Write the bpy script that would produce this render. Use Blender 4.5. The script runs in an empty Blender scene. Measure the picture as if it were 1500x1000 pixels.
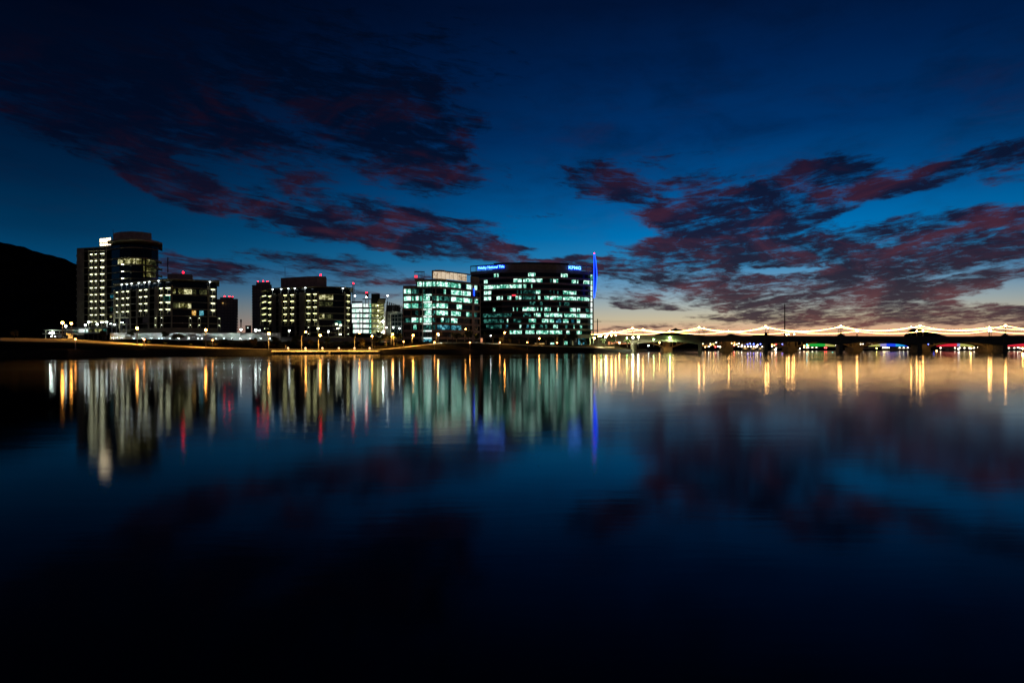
import bpy, bmesh, math, random
from mathutils import Vector, Matrix
R = math.radians
scene = bpy.context.scene
COL = scene.collection
# ------------------------------------------------------------------ camera
HOR, CAMZ, F = 511.0, 2.0, 1000.0        # horizon row, eye height above the water, focal length in photo pixels
cam_d = bpy.data.cameras.new('camera'); cam = bpy.data.objects.new('camera', cam_d); COL.objects.link(cam)
cam.location = (0, 0, CAMZ); cam.rotation_euler = (R(90), 0, 0)
cam_d.sensor_width = 36; cam_d.lens = 24; cam_d.shift_y = (HOR - 500) / 1500
cam_d.clip_start = 0.1; cam_d.clip_end = 40000
scene.camera = cam
scene.view_settings.view_transform = 'Standard'; scene.view_settings.look = 'None'
scene.view_settings.exposure = 0; scene.view_settings.gamma = 1
scene.cycles.max_bounces = 6; scene.cycles.diffuse_bounces = 2; scene.cycles.glossy_bounces = 3
scene.cycles.sample_clamp_indirect = 45
scene.cycles.caustics_reflective = False; scene.cycles.caustics_refractive = False

def lin(c):
    return tuple(((v / 255) / 12.92 if v / 255 <= 0.04045 else ((v / 255 + 0.055) / 1.055) ** 2.4) for v in c)

# ------------------------------------------------------------------ sky after sunset (world)
world = bpy.data.worlds.new('World'); scene.world = world; world.use_nodes = True
wt = world.node_tree; wt.nodes.clear()
class NT:
    def __init__(s, t): s.t = t
    def n(s, kind, **kw):
        nd = s.t.nodes.new(kind)
        for k, v in kw.items(): setattr(nd, k, v)
        return nd
    def l(s, a, b): s.t.links.new(a, b)
    def val(s, inp, v):
        if isinstance(v, bpy.types.NodeSocket): s.l(v, inp)
        else: inp.default_value = v
    def m(s, op, a, b=0.0, c=0.0, clamp=False):
        nd = s.n('ShaderNodeMath', operation=op); nd.use_clamp = clamp
        s.val(nd.inputs[0], a); s.val(nd.inputs[1], b)
        if op in ('MULTIPLY_ADD', 'SMOOTH_MIN', 'SMOOTH_MAX', 'COMPARE'): s.val(nd.inputs[2], c)
        return nd.outputs[0]
    def mr(s, v, a, b, c=0.0, d=1.0, kind='SMOOTHSTEP'):
        nd = s.n('ShaderNodeMapRange', interpolation_type=kind)
        s.val(nd.inputs[0], v)
        for i, x in enumerate((a, b, c, d)): s.val(nd.inputs[i + 1], x)
        return nd.outputs[0]
    def mix(s, f, a, b):
        nd = s.n('ShaderNodeMix', data_type='RGBA')
        s.val(nd.inputs[0], f); s.val(nd.inputs[6], a); s.val(nd.inputs[7], b)
        return nd.outputs[2]
    def ramp(s, f, stops):
        nd = s.n('ShaderNodeValToRGB'); e = nd.color_ramp.elements
        s.l(f, nd.inputs[0])
        while len(e) < len(stops): e.new(0.5)
        for el, (p, c) in zip(e, sorted(stops)): el.position = p; el.color = (*c, 1)
        return nd.outputs[0]
    def noise(s, vec, scale, detail=6, rough=.55, dist=0.0):
        nd = s.n('ShaderNodeTexNoise'); s.l(vec, nd.inputs['Vector'])
        nd.inputs['Scale'].default_value = scale; nd.inputs['Detail'].default_value = detail
        nd.inputs['Roughness'].default_value = rough; nd.inputs['Distortion'].default_value = dist
        return nd.outputs[0]
    def comb(s, x, y, z=0.0):
        nd = s.n('ShaderNodeCombineXYZ'); s.val(nd.inputs[0], x); s.val(nd.inputs[1], y); s.val(nd.inputs[2], z)
        return nd.outputs[0]
W = NT(wt)
def pxdir(px, py):           # photo pixel -> (azimuth, elevation) in radians
    u, v = (px - 750) / F, (HOR - py) / F
    return math.atan(u), math.atan(v / math.sqrt(1 + u * u))
tc = W.n('ShaderNodeTexCoord'); sep = W.n('ShaderNodeSeparateXYZ'); W.l(tc.outputs['Generated'], sep.inputs[0])
dx, dy, dz = sep.outputs
az = W.m('ARCTAN2', dx, dy); el = W.m('ARCSINE', dz)
elf = W.m('MULTIPLY', W.m('MAXIMUM', el, 0.0), 1.0 / 0.6, clamp=True)     # 0..0.6 rad
def stops(tab, px): return [(min(1, max(0, pxdir(px, y)[1] / 0.6)), lin(c)) for y, c in tab]
bright = W.ramp(elf, stops([(508, (244,156,92)), (496, (242,164,112)), (482, (224,178,142)), (468, (204,190,158)), (445, (165,178,178)),
                        (420, (112,156,186)), (385, (40,134,188)), (345, (0,115,182)), (300, (0,92,158)), (260, (0,72,132)), (200, (0,50,104)), (100, (0,34,80)), (0, (1,20,54))], 1000))
dark = W.ramp(elf, stops([(508, (160,104,78)), (492, (146,110,96)), (472, (118,108,110)), (445, (88,102,114)), (420, (42,90,122)),
                      (385, (4,70,112)), (335, (0,50,86)), (260, (0,34,66)), (170, (0,20,48)), (80, (0,12,34)), (0, (0,6,24))], 100))
a0 = pxdir(1080, 400)[0]
azw = W.mr(W.m('ABSOLUTE', W.m('SUBTRACT', az, a0)), 0.0, 0.95, 1.0, 0.0)
sky = W.mix(azw, dark, bright)
# cloud sheet: noise on a horizontal plane overhead (true foreshortening), gathered into banks by direction
zz = W.m('ADD', W.m('MAXIMUM', dz, 0.0), 0.055)
cx, cy = W.m('DIVIDE', dx, zz), W.m('DIVIDE', dy, zz)
ca, sa = math.cos(R(20)), math.sin(R(20))
qx = W.m('SUBTRACT', W.m('MULTIPLY', cx, ca), W.m('MULTIPLY', cy, sa))
qy = W.m('ADD', W.m('MULTIPLY', cx, sa), W.m('MULTIPLY', cy, ca))
q = W.comb(W.m('MULTIPLY', qx, 1.5), W.m('MULTIPLY', qy, 0.8))
dirv = W.comb(az, el)
n1 = W.noise(q, 1.1, 8, .62, .35)
n2 = W.noise(q, 4.2, 7, .68, .6)
n3 = W.noise(W.comb(W.m('MULTIPLY', az, 5.0), W.m('MULTIPLY', el, 17.0), 3.1), 1.7, 7, .6, .5)
n4 = W.noise(W.comb(W.m('MULTIPLY', az, 6.0), W.m('MULTIPLY', el, 15.0), 7.7), 1.3, 6, .62, .8)
# warp the bank coordinates a little so their rims are ragged
wx = W.m('MULTIPLY', W.m('SUBTRACT', W.noise(W.comb(W.m('MULTIPLY', az, 8.0), W.m('MULTIPLY', el, 20.0), 9.0), 1.0, 4), .5), .16)
wy = W.m('MULTIPLY', W.m('SUBTRACT', W.noise(W.comb(W.m('MULTIPLY', az, 8.0), W.m('MULTIPLY', el, 20.0), 29.0), 1.0, 4), .5), .06)
n5 = W.noise(W.comb(W.m('MULTIPLY', W.m('ADD', az, W.m('MULTIPLY', wx, .6)), 14.0), W.m('MULTIPLY', W.m('ADD', el, W.m('MULTIPLY', W.m('ABSOLUTE', W.m('SUBTRACT', az, .22)), -.10)), 76.0), 1.9), 1.5, 9, .7, .8)
bv = W.comb(W.m('ADD', az, wx), W.m('ADD', el, wy))
BANKS = [  # px, py, rx, ry, tilt (deg, + = falls to the right), weight
 (300,60,430,90,0,.62), (60,140,220,50,8,.6), (330,165,330,40,10,.55), (600,190,75,60,38,.95), (540,185,110,45,10,.5), (640,235,40,25,40,.6),
 (150,205,90,26,12,.85), (235,255,110,26,20,1.0), (330,290,110,24,14,1.0), (440,318,130,18,10,1.1), (545,340,110,15,8,1.1), (640,350,110,20,8,1.25), (725,368,80,11,10,1.0), (810,386,80,8,4,.85), (865,340,75,30,0,-.9), (720,300,60,16,10,-.5),
 (790,319,55,8,4,.9), (660,325,120,8,6,.5), (500,290,130,14,12,.5), (380,235,150,18,18,.45),
 (440,380,100,9,4,.9), (285,382,48,9,5,.8), (350,398,80,8,2,.7), (300,402,40,6,0,.6), (565,411,65,8,0,1.0), (545,431,55,5,2,.7), (40,378,35,4,0,.5), (470,395,60,5,3,.5),
 (885,258,60,20,30,.35), (930,290,80,22,18,.72), (985,262,75,10,2,.65), (1020,285,50,14,10,.5), (950,238,70,8,-4,.5), (840,268,60,14,22,.35), (720,240,40,8,35,.3),
 (1110,305,150,32,-8,1.1), (1205,285,62,34,0,1.2), (1230,235,40,18,-30,.35), (1060,350,150,26,4,1.2), (980,378,110,18,8,1.1), (1330,350,110,28,-12,1.0), (1290,385,200,26,-4,1.3), (1190,372,60,20,0,.8), (1430,372,70,9,-6,.9),
 (1330,266,105,12,-14,.75), (1420,245,50,12,-14,.5), (1490,228,60,24,-6,.9), (1480,312,58,17,0,1.2),
 (1010,405,100,10,4,.9), (1120,425,180,16,4,1.2), (1280,420,160,22,-4,1.2), (1400,425,130,18,-8,.9), (1470,415,60,8,-4,.7), (1180,448,160,11,2,.9), (1270,462,170,12,0,1.0), (1420,456,120,12,2,.9), (1400,468,100,8,0,.8),
 (915,436,50,9,8,1.1), (955,446,45,5,6,.9), (890,392,70,9,8,.8), (905,483,100,4,0,.7), (1110,468,90,5,2,.8), (1160,480,120,5,0,.6), (1480,478,80,5,0,.6),
 (1170,396,110,7,-2,-1.3), (1265,352,36,7,0,-1.0), (1240,405,60,6,0,-.8), (1410,400,90,8,-6,-.9), (1440,440,110,6,-3,-.9), (1150,438,60,4,-2,-.7), (1330,478,160,4,-2,-.5), (430,178,120,14,16,-.5), (1300,315,80,10,-10,-.5), (1400,330,60,8,0,-.5)]
acc = None
for (px, py, rx, ry, tilt, w) in BANKS:
    a, e = pxdir(px, py); mp = W.n('ShaderNodeMapping', vector_type='TEXTURE')
    W.l(bv, mp.inputs[0]); c = math.cos(a)
    mp.inputs['Location'].default_value = (a, e, 0); mp.inputs['Rotation'].default_value = (0, 0, -R(tilt))
    mp.inputs['Scale'].default_value = (rx * 1.75 * c * c / F, ry * 1.75 * c / F, 1)
    g = W.n('ShaderNodeTexGradient', gradient_type='SPHERICAL'); W.l(mp.outputs[0], g.inputs[0])
    acc = W.m('MULTIPLY', g.outputs['Fac'], w * 1.25) if acc is None else W.m('MULTIPLY_ADD', g.outputs['Fac'], w * 1.25, acc)
mask = W.m('MINIMUM', acc, 1.0)
nn = W.m('ADD', W.m('MULTIPLY', W.m('SUBTRACT', n1, .5), .8), W.m('ADD', W.m('MULTIPLY', W.m('SUBTRACT', n2, .5), 1.9), W.m('ADD', W.m('MULTIPLY', W.m('SUBTRACT', n3, .5), 1.7), W.m('MULTIPLY', W.m('SUBTRACT', n5, .5), 2.2))))
dens = W.mr(W.m('ADD', W.m('MULTIPLY', mask, 1.04), nn), .16, 1.2)
dens = W.m('MULTIPLY', dens, W.mr(mask, .02, .3))
veil = W.m('MULTIPLY', W.mr(W.m('ADD', W.m('MULTIPLY', n1, .6), W.m('MULTIPLY', n3, .4)), .42, .68), W.mr(el, .1, .3, 0.0, .45))
dens = W.m('MAXIMUM', W.m('MULTIPLY', dens, .96), veil)
# afterglow from below: red on the underside, slate elsewhere; fades with height and to the left
red = W.m('MULTIPLY', W.mr(W.m('ADD', W.m('MULTIPLY', n4, .85), W.m('MULTIPLY', n5, .15)), .44, .66), .95)
redc = W.ramp(elf, stops([(505, (130,78,70)), (460, (98,56,60)), (400, (76,38,48)), (330, (70,31,43)), (260, (46,21,36)), (190, (34,14,28)), (100, (6,12,32)), (0, (1,8,24))], 1100))
slate = W.ramp(elf, stops([(505, (96,66,66)), (460, (54,40,52)), (400, (34,24,40)), (330, (22,18,40)), (260, (10,18,42)), (190, (2,14,38)), (100, (0,12,34)), (0, (0,9,28))], 1100))
ccol = W.mix(red, slate, redc)
ccol = W.mix(W.mr(az, -.7, .1, .68, 0.0), ccol, (*lin((1,7,26)), 1))
out = W.mix(dens, sky, ccol)
out = W.mix(W.mr(dy, -.35, .45, .45, 0.0), out, (*lin((0, 4, 14)), 1))
bg = W.n('ShaderNodeBackground'); W.l(out, bg.inputs[0]); bg.inputs[1].default_value = 1.0
wo = W.n('ShaderNodeOutputWorld'); W.l(bg.outputs[0], wo.inputs[0])
world.cycles.sampling_method = 'MANUAL'; world.cycles.sample_map_resolution = 256
# ------------------------------------------------------------------ helpers
rnd = random.Random(7)
def X(px, Y): return (px - 750) / F * Y
def Z(py, Y): return CAMZ + (HOR - py) / F * Y
def P(px, py, Y): return Vector((X(px, Y), Y, Z(py, Y)))
def lerp_tab(tab, x):
    if x <= tab[0][0]: return tab[0][1]
    for (a, va), (b, vb) in zip(tab, tab[1:]):
        if x <= b: return va + (vb - va) * (x - a) / (b - a)
    return tab[-1][1]
def origin_of(o):
    v = Vector((0, 0, 0))
    while o: v += o.location; o = o.parent
    return v
class MB:
    def __init__(s): s.v = []; s.f = []
    def quad(s, a, b, c, d):
        i = len(s.v); s.v += [tuple(a), tuple(b), tuple(c), tuple(d)]; s.f.append((i, i+1, i+2, i+3)); return s
    def hexa(s, p):          # p: 4 bottom then 4 top corners, each ring in the same order
        i = len(s.v); s.v += [tuple(q) for q in p]
        for f in ((3,2,1,0),(4,5,6,7),(0,1,5,4),(1,2,6,5),(2,3,7,6),(3,0,4,7)): s.f.append(tuple(i+k for k in f))
        return s
    def box(s, x0, x1, y0, y1, z0, z1):
        return s.hexa([(x0,y0,z0),(x1,y0,z0),(x1,y1,z0),(x0,y1,z0),(x0,y0,z1),(x1,y0,z1),(x1,y1,z1),(x0,y1,z1)])
    def pbox(s, p0, p1, y0, y1, Y, dep, near=0.0):   # box from photo pixels at depth Y
        return s.box(X(p0, Y), X(p1, Y), Y + near, Y + dep, Z(y1, Y), Z(y0, Y))
    def tube(s, pts, r, n=6, cap=True):
        pts = [Vector(p) for p in pts]; rs = r if isinstance(r, (list, tuple)) else [r] * len(pts)
        base = len(s.v)
        for k, p in enumerate(pts):
            d = (pts[min(k+1, len(pts)-1)] - pts[max(k-1, 0)]).normalized()
            a = d.cross(Vector((0, 0, 1)) if abs(d.z) < .9 else Vector((1, 0, 0))).normalized(); b = d.cross(a)
            for j in range(n):
                t = 2 * math.pi * j / n; s.v.append(tuple(p + (a * math.cos(t) + b * math.sin(t)) * rs[k]))
        for k in range(len(pts) - 1):
            for j in range(n):
                a0 = base + k*n + j; a1 = base + k*n + (j+1) % n
                s.f.append((a0, a1, a1 + n, a0 + n))
        if cap:
            s.f.append(tuple(base + j for j in range(n))); s.f.append(tuple(base + (len(pts)-1)*n + j for j in reversed(range(n))))
        return s
    def ball(s, c, r, n=6, m=4, sz=1.0):
        c = Vector(c); base = len(s.v); s.v.append((c.x, c.y, c.z + r*sz))
        for i in range(1, m):
            t = math.pi * i / m
            for j in range(n):
                u = 2*math.pi*j/n; s.v.append((c.x + r*math.sin(t)*math.cos(u), c.y + r*math.sin(t)*math.sin(u), c.z + r*sz*math.cos(t)))
        s.v.append((c.x, c.y, c.z - r*sz)); last = len(s.v) - 1
        for j in range(n):
            s.f.append((base, base+1+j, base+1+(j+1) % n))
            for i in range(m-2):
                a = base+1+i*n+j; b = base+1+i*n+(j+1) % n; s.f.append((a, a+n, b+n, b))
            a = base+1+(m-2)*n; s.f.append((last, a+(j+1) % n, a+j))
        return s
    def prism(s, poly, z0, z1):
        n = len(poly); i = len(s.v)
        s.v += [(x, y, z0) for x, y in poly] + [(x, y, z1) for x, y in poly]
        s.f.append(tuple(i+k for k in reversed(range(n)))); s.f.append(tuple(i+n+k for k in range(n)))
        for k in range(n): s.f.append((i+k, i+(k+1) % n, i+n+(k+1) % n, i+n+k))
        return s
    def build(s, name, m, parent=None, smooth=False):
        o0 = origin_of(parent) if parent else Vector((0, 0, 0))
        me = bpy.data.meshes.new(name)
        if parent is None and s.v:       # a mesh that is a thing by itself: origin at its base
            xs, ys, zs = zip(*s.v); o0 = Vector(((min(xs)+max(xs))/2, (min(ys)+max(ys))/2, min(zs)))
        me.from_pydata([(a-o0.x, b-o0.y, c-o0.z) for a, b, c in s.v], [], s.f)
        if m: me.materials.append(m)
        if smooth:
            for p in me.polygons: p.use_smooth = True
        me.update()
        o = bpy.data.objects.new(name, me); COL.objects.link(o)
        if parent: o.parent = parent
        else: o.location = o0
        return o
def tag(o, label, cat, group=None):
    o['label'] = label; o['category'] = cat
    if group: o['group'] = group
    return o
def thing(name, label, cat, loc, group=None):
    o = bpy.data.objects.new(name, None); COL.objects.link(o); o.location = loc; o.empty_display_size = 2
    return tag(o, label, cat, group)
def structure(o): o['kind'] = 'structure'; return o
def dup(root, loc, label, scale=None, rotz=None, group=None):
    r = root.copy(); COL.objects.link(r); r.location = loc; r['label'] = label
    if scale: r.scale = scale
    if rotz is not None: r.rotation_euler = (0, 0, rotz)
    if group: r['group'] = group
    for ch in list(root.children):
        c = ch.copy(); COL.objects.link(c); c.parent = r
        for g in list(ch.children):
            d = g.copy(); COL.objects.link(d); d.parent = c
    return r
ORD = ['leftmost', 'second from the left', 'third from the left', 'fourth from the left', 'fifth from the left', 'sixth from the left', 'seventh from the left', 'eighth from the left']

# ------------------------------------------------------------------ materials
def surf(name, col, rough=.8, var=.25, scale=.6, metal=0.0, spec=.3, bump=0.0, stretch=(1,1,1)):
    m = bpy.data.materials.new(name); m.use_nodes = True; T = NT(m.node_tree)
    b = m.node_tree.nodes['Principled BSDF']
    tcn = T.n('ShaderNodeTexCoord'); mp = T.n('ShaderNodeMapping'); T.l(tcn.outputs['Object'], mp.inputs[0]); mp.inputs['Scale'].default_value = stretch
    nz = T.noise(mp.outputs[0], scale, 6, .6)
    nd = T.mix(T.mr(nz, .3, .7), (*[c*(1-var) for c in col], 1), (*[min(1, c*(1+var)) for c in col], 1))
    T.l(nd, b.inputs['Base Color']); b.inputs['Roughness'].default_value = rough; b.inputs['Metallic'].default_value = metal
    b.inputs['Specular IOR Level'].default_value = spec
    if bump:
        bp = T.n('ShaderNodeBump'); bp.inputs['Distance'].default_value = bump; T.l(nz, bp.inputs['Height']); T.l(bp.outputs[0], b.inputs['Normal'])
    return m
def glow(name, col, s, sample=True):
    m = bpy.data.materials.new(name); m.use_nodes = True; T = NT(m.node_tree); T.t.nodes.clear()
    e = T.n('ShaderNodeEmission'); e.inputs[0].default_value = (*col, 1); e.inputs[1].default_value = s
    o = T.n('ShaderNodeOutputMaterial'); T.l(e.outputs[0], o.inputs[0])
    m.cycles.emission_sampling = 'FRONT' if sample else 'NONE'
    return m
def rooms(name, lo, mid, hi, s, cell=(1.5, 2.2), bias=0.0, seed=0.0):
    """the lit rooms behind a window: every pane its own brightness, furniture and ceiling lamps as darker and lighter patches"""
    m = bpy.data.materials.new(name); m.use_nodes = True; T = NT(m.node_tree); T.t.nodes.clear()
    tcn = T.n('ShaderNodeTexCoord'); sp = T.n('ShaderNodeSeparateXYZ'); T.l(tcn.outputs['Object'], sp.inputs[0])
    cell_v = T.comb(T.m('FLOOR', T.m('DIVIDE', sp.outputs[0], cell[0])), T.m('FLOOR', T.m('DIVIDE', sp.outputs[2], 3.9)), seed)
    wn = T.n('ShaderNodeTexWhiteNoise'); T.l(cell_v, wn.inputs[0])
    v = T.comb(T.m('MULTIPLY', sp.outputs[0], 1.0), seed, T.m('MULTIPLY', sp.outputs[2], 1.1))
    nz = T.mr(T.noise(v, 1.0, 3, .7, .5), .32, .68, 0, 1, 'LINEAR')
    f = T.m('ADD', T.m('MULTIPLY', wn.outputs[0], .45), T.m('MULTIPLY', nz, .62))
    f = T.m('ADD', f, bias - .12, clamp=True)
    c = T.ramp(f, [(.18, lo), (.44, mid), (.66, hi)])
    e = T.n('ShaderNodeEmission'); T.l(c, e.inputs[0]); e.inputs[1].default_value = s
    o = T.n('ShaderNodeOutputMaterial'); T.l(e.outputs[0], o.inputs[0])
    m.cycles.emission_sampling = 'NONE'
    return m
M = {}
M['concrete'] = surf('pale_concrete', (.52, .49, .38), .85, .2, .4)
M['tan'] = surf('tan_plaster', (.36, .32, .22), .85, .2, .4)
M['brown'] = surf('brown_spandrel', (.46, .35, .28), .7, .2, .5)
M['dark'] = surf('dark_cladding', (.02, .02, .022), .6, .3, .3)
M['grey'] = surf('grey_cladding', (.26, .25, .23), .6, .2, .3)
M['glass'] = surf('dark_glass', (.004, .006, .010), .12, .3, .8, spec=.15)
M['glass_teal'] = surf('dark_teal_glass', (.004, .014, .016), .12, .4, .8, spec=.2)
M['metal'] = surf('pole_metal', (.22, .2, .18), .5, .1, 2, metal=.4)
M['darkmetal'] = surf('dark_metal', (.03, .03, .03), .5, .1, 2, metal=.3)
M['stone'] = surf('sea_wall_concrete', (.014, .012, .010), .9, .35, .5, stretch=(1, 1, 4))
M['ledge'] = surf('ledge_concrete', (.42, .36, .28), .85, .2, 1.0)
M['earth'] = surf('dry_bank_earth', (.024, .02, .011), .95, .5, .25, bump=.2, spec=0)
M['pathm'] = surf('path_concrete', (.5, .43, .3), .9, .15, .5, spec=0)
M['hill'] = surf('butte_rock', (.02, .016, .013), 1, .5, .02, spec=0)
M['bridge'] = surf('bridge_concrete', (.20, .175, .12), .85, .25, .25, stretch=(1, 1, 3))
M['bridge_old'] = surf('old_bridge_concrete', (.36, .29, .17), .85, .25, .25)
M['asphalt'] = surf('asphalt', (.05, .05, .05), .9, .2, 1)
M['bark'] = surf('bark', (.10, .075, .05), .9, .3, 4)
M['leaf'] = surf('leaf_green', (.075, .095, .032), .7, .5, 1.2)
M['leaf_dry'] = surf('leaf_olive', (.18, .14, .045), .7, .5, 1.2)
M['white'] = surf('white_wall', (.7, .7, .68), .8, .12, .3)
M['cream'] = surf('cream_column', (.62, .56, .42), .8, .1, .5)
M['car'] = surf('silver_paint', (.35, .36, .38), .3, .05, 1, metal=.5)
M['tyre'] = surf('rubber', (.02, .02, .02), .8, .1, 3)
M['boat'] = surf('white_hull', (.6, .6, .56), .4, .1, 1)
M['skin'] = surf('skin', (.4, .25, .18), .6, .05, 3)
M['cloth'] = surf('clothing', (.2, .16, .14), .9, .2, 3)
M['sodium'] = glow('sodium_lamp', (1, .40, .07), 75)
M['sodium_small'] = glow('small_sodium_lamp', (1, .36, .08), 22)
M['bridge_lamp'] = glow('bridge_globe_lamp', (1, .5, .15), 85)
M['white_lamp'] = glow('white_lamp', (.85, 1, .95), 16)
M['green_lamp'] = glow('greenish_lamp', (.5, 1, .3), 50)
M['park_lamp'] = glow('park_lamp', (1, 1, .7), 60)
M['flood'] = glow('flood_light', (.8, 1, .95), 110)
M['balcony_lamp'] = glow('balcony_lamp', (.95, 1, .68), 5.5)
M['balcony_lamp_y'] = glow('balcony_lamp_warm', (.98, 1, .5), 5.5)
M['canopy_lamp'] = glow('canopy_downlight', (.8, .95, 1), 9)
M['red'] = glow('red_beacon', (1, .002, .008), 25)
M['blue'] = glow('blue_neon', (.006, .05, 1), 5)
M['halo_blue'] = glow('sign_halo_glow', (.002, .035, .85), 1.0)  # blue halo of the sign letters, put in as emission
M['string'] = glow('string_lights', (1, .54, .15), 26)
M['string2'] = glow('string_lights_far', (1, .52, .15), 20)
M['sign_blue'] = glow('sign_letters', (.07, .25, 1), 7)
M['sign_red'] = glow('red_sign', (1, .05, .09), 1.4)
M['sign_warm'] = glow('warm_sign', (1, .80, .5), 5)
M['screen'] = rooms('roof_screen_glow', (.30,.2,.12), (.62,.46,.30), (.85,.68,.48), .85, (2.2, 4), .15)  # lamplight on the screen panels is put into this emission
T1, T2, T3 = (.004, .07, .05), (.08, .42, .28), (.7, 1, .88)
M['office'] = rooms('office_rooms', T1, T2, T3, 1.75, bias=.05)
M['office_dim'] = rooms('office_rooms_dim', lin((2,14,14)), lin((16,62,58)), lin((80,160,145)), .8, bias=-.02, seed=4)
M['office_blue'] = rooms('office_rooms_blue', lin((2,24,34)), lin((20,100,120)), lin((130,220,235)), .8, seed=8)
M['garage'] = rooms('garage_levels', lin((60,120,100)), lin((190,238,220)), lin((245,255,250)), 1.25, bias=.25, seed=2)
M['home'] = rooms('home_rooms', lin((24,22,8)), lin((120,116,62)), lin((250,245,190)), .9, bias=-.02, seed=5)
M['home_dim'] = rooms('home_rooms_dim', lin((10,12,6)), lin((42,44,26)), lin((96,96,60)), .9, seed=6)
M['home_warm'] = rooms('home_rooms_warm', lin((80,50,10)), lin((220,160,60)), lin((255,230,170)), 1.0, seed=7)
M['stair_light'] = rooms('stair_rooms', lin((60,66,30)), lin((140,142,80)), lin((225,225,160)), .8, (1.2, 2), .02, seed=3)
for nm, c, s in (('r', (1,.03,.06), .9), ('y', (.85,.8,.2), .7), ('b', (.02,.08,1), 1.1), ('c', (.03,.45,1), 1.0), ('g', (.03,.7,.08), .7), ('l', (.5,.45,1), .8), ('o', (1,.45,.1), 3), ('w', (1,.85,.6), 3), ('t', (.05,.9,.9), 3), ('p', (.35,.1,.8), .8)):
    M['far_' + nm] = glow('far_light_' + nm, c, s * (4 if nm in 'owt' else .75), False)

# ------------------------------------------------------------------ water
def water_mat():
    m = bpy.data.materials.new('lake_water'); m.use_nodes = True; T = NT(m.node_tree); T.t.nodes.clear()
    tcn = T.n('ShaderNodeTexCoord'); mp = T.n('ShaderNodeMapping'); T.l(tcn.outputs['Object'], mp.inputs[0]); mp.inputs['Scale'].default_value = (.3, 1, 1)
    h = T.m('ADD', T.noise(mp.outputs[0], 1.3, 3, .55), T.m('MULTIPLY', T.noise(mp.outputs[0], 5.0, 2, .5), .12))
    bp = T.n('ShaderNodeBump'); bp.inputs['Distance'].default_value = .0045; T.l(T.mr(T.noise(mp.outputs[0], .03, 4, .6, 1.2), .38, .66, .25, 1.0), bp.inputs['Strength']); T.l(h, bp.inputs['Height'])
    gl = T.n('ShaderNodeBsdfGlossy', distribution='BECKMANN'); T.l(T.mr(T.noise(mp.outputs[0], .035, 4, .6, .8), .35, .65, .078, .112), gl.inputs['Roughness']); T.l(bp.outputs[0], gl.inputs['Normal'])
    df = T.n('ShaderNodeBsdfDiffuse'); df.inputs[0].default_value = (.0006, .0012, .002, 1)
    fr = T.n('ShaderNodeFresnel'); fr.inputs[0].default_value = 1.22
    mx = T.n('ShaderNodeMixShader'); T.l(fr.outputs[0], mx.inputs[0]); T.l(df.outputs[0], mx.inputs[1]); T.l(gl.outputs[0], mx.inputs[2])
    o = T.n('ShaderNodeOutputMaterial'); T.l(mx.outputs[0], o.inputs[0])
    return m
me = bpy.data.meshes.new('water')
me.from_pydata([(-6000,-400,0),(6000,-400,0),(6000,3000,0),(-6000,3000,0)], [], [(0,1,2,3)]); me.materials.append(water_mat())
structure(bpy.data.objects.new('water', me)); COL.objects.link(bpy.data.objects['water'])
# ------------------------------------------------------------------ banks
# px : (shore, near path edge (Y, row), far path edge, plateau)
COLS = [(-400, 135, (158,499.5), (166,494.5), (220,494)), (0, 167, (195,499.5), (203,495), (260,494.5)), (100, 183, (210,501.5), (218,496.7), (270,496)),
 (200, 205, (232,505), (238,503), (285,497)), (300, 230, (250,510), (256,508.3), (300,498)), (400, 256, (263,511.9), (269,511.4), (305,500)),
 (560, 300, (307,512.0), (313,511.5), (345,501)), (600, 310, (330,508), (338,507), (360,501)), (650, 335, (360,502.9), (370,501.2), (385,500.5)),
 (700, 360, (385,502.6), (395,501.6), (410,500.5)), (780, 392, (412,506.8), (420,505.4), (435,503)), (868, 405, (420,509.3), (428,508.6), (445,506)),
 (920, 500, (530,508.8), (540,508.2), (570,503.5)), (960, 590, (610,509.4), (620,509), (660,504)), (1000, 690, (705,510.2), (715,509.8), (760,506)),
 (1100, 780, (800,510), (812,509.4), (860,506.5)), (1300, 820, (840,510), (852,509.4), (900,507.5)), (1900, 820, (840,510), (852,509.4), (900,507.5))]
def colat(px):
    for a, b in zip(COLS, COLS[1:]):
        if px <= b[0]:
            t = max(0, (px - a[0]) / (b[0] - a[0])); L = lambda u, v: u + (v - u) * t
            return (L(a[1], b[1]), *[(L(a[k][0], b[k][0]), L(a[k][1], b[k][1])) for k in (2, 3, 4)])
    c = COLS[-1]; return (c[1], *c[2:])
def wall_top(px, Y): return Z(511.9 if px < 900 else 511.9 - min(1, (px - 900) / 100) * .9, Y)
pxs = [p for p in range(-400, 1901, 5)]
rows = []
for px in pxs:
    Ys, a, b, c = colat(px); j = lambda s: math.sin(px * .13 + s) * .12 + math.sin(px * .047 + s * 2) * .15
    rows.append([(X(px,Ys)+0, Ys + .6, wall_top(px, Ys) - .05), (X(px,Ys+1.5), Ys + 1.5, wall_top(px, Ys) + .02), (X(px,(Ys+a[0])/2), (Ys + a[0]) / 2, (wall_top(px, Ys) + Z(a[1], a[0])) / 2 - .15 + j(0) * .5),
                 (X(px,a[0]), a[0], Z(a[1], a[0])), (X(px,b[0]), b[0], Z(b[1], b[0])), (X(px,(b[0]+c[0])/2), (b[0]+c[0])/2, (Z(b[1], b[0]) + Z(c[1], c[0])) / 2 + j(1)),
                 (X(px,c[0]), c[0], Z(c[1], c[0]) + j(2)), (X(px,c[0]+150), c[0] + 150, Z(c[1], c[0])), (X(px, 2900), 2900, Z(c[1], c[0]))])
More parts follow.
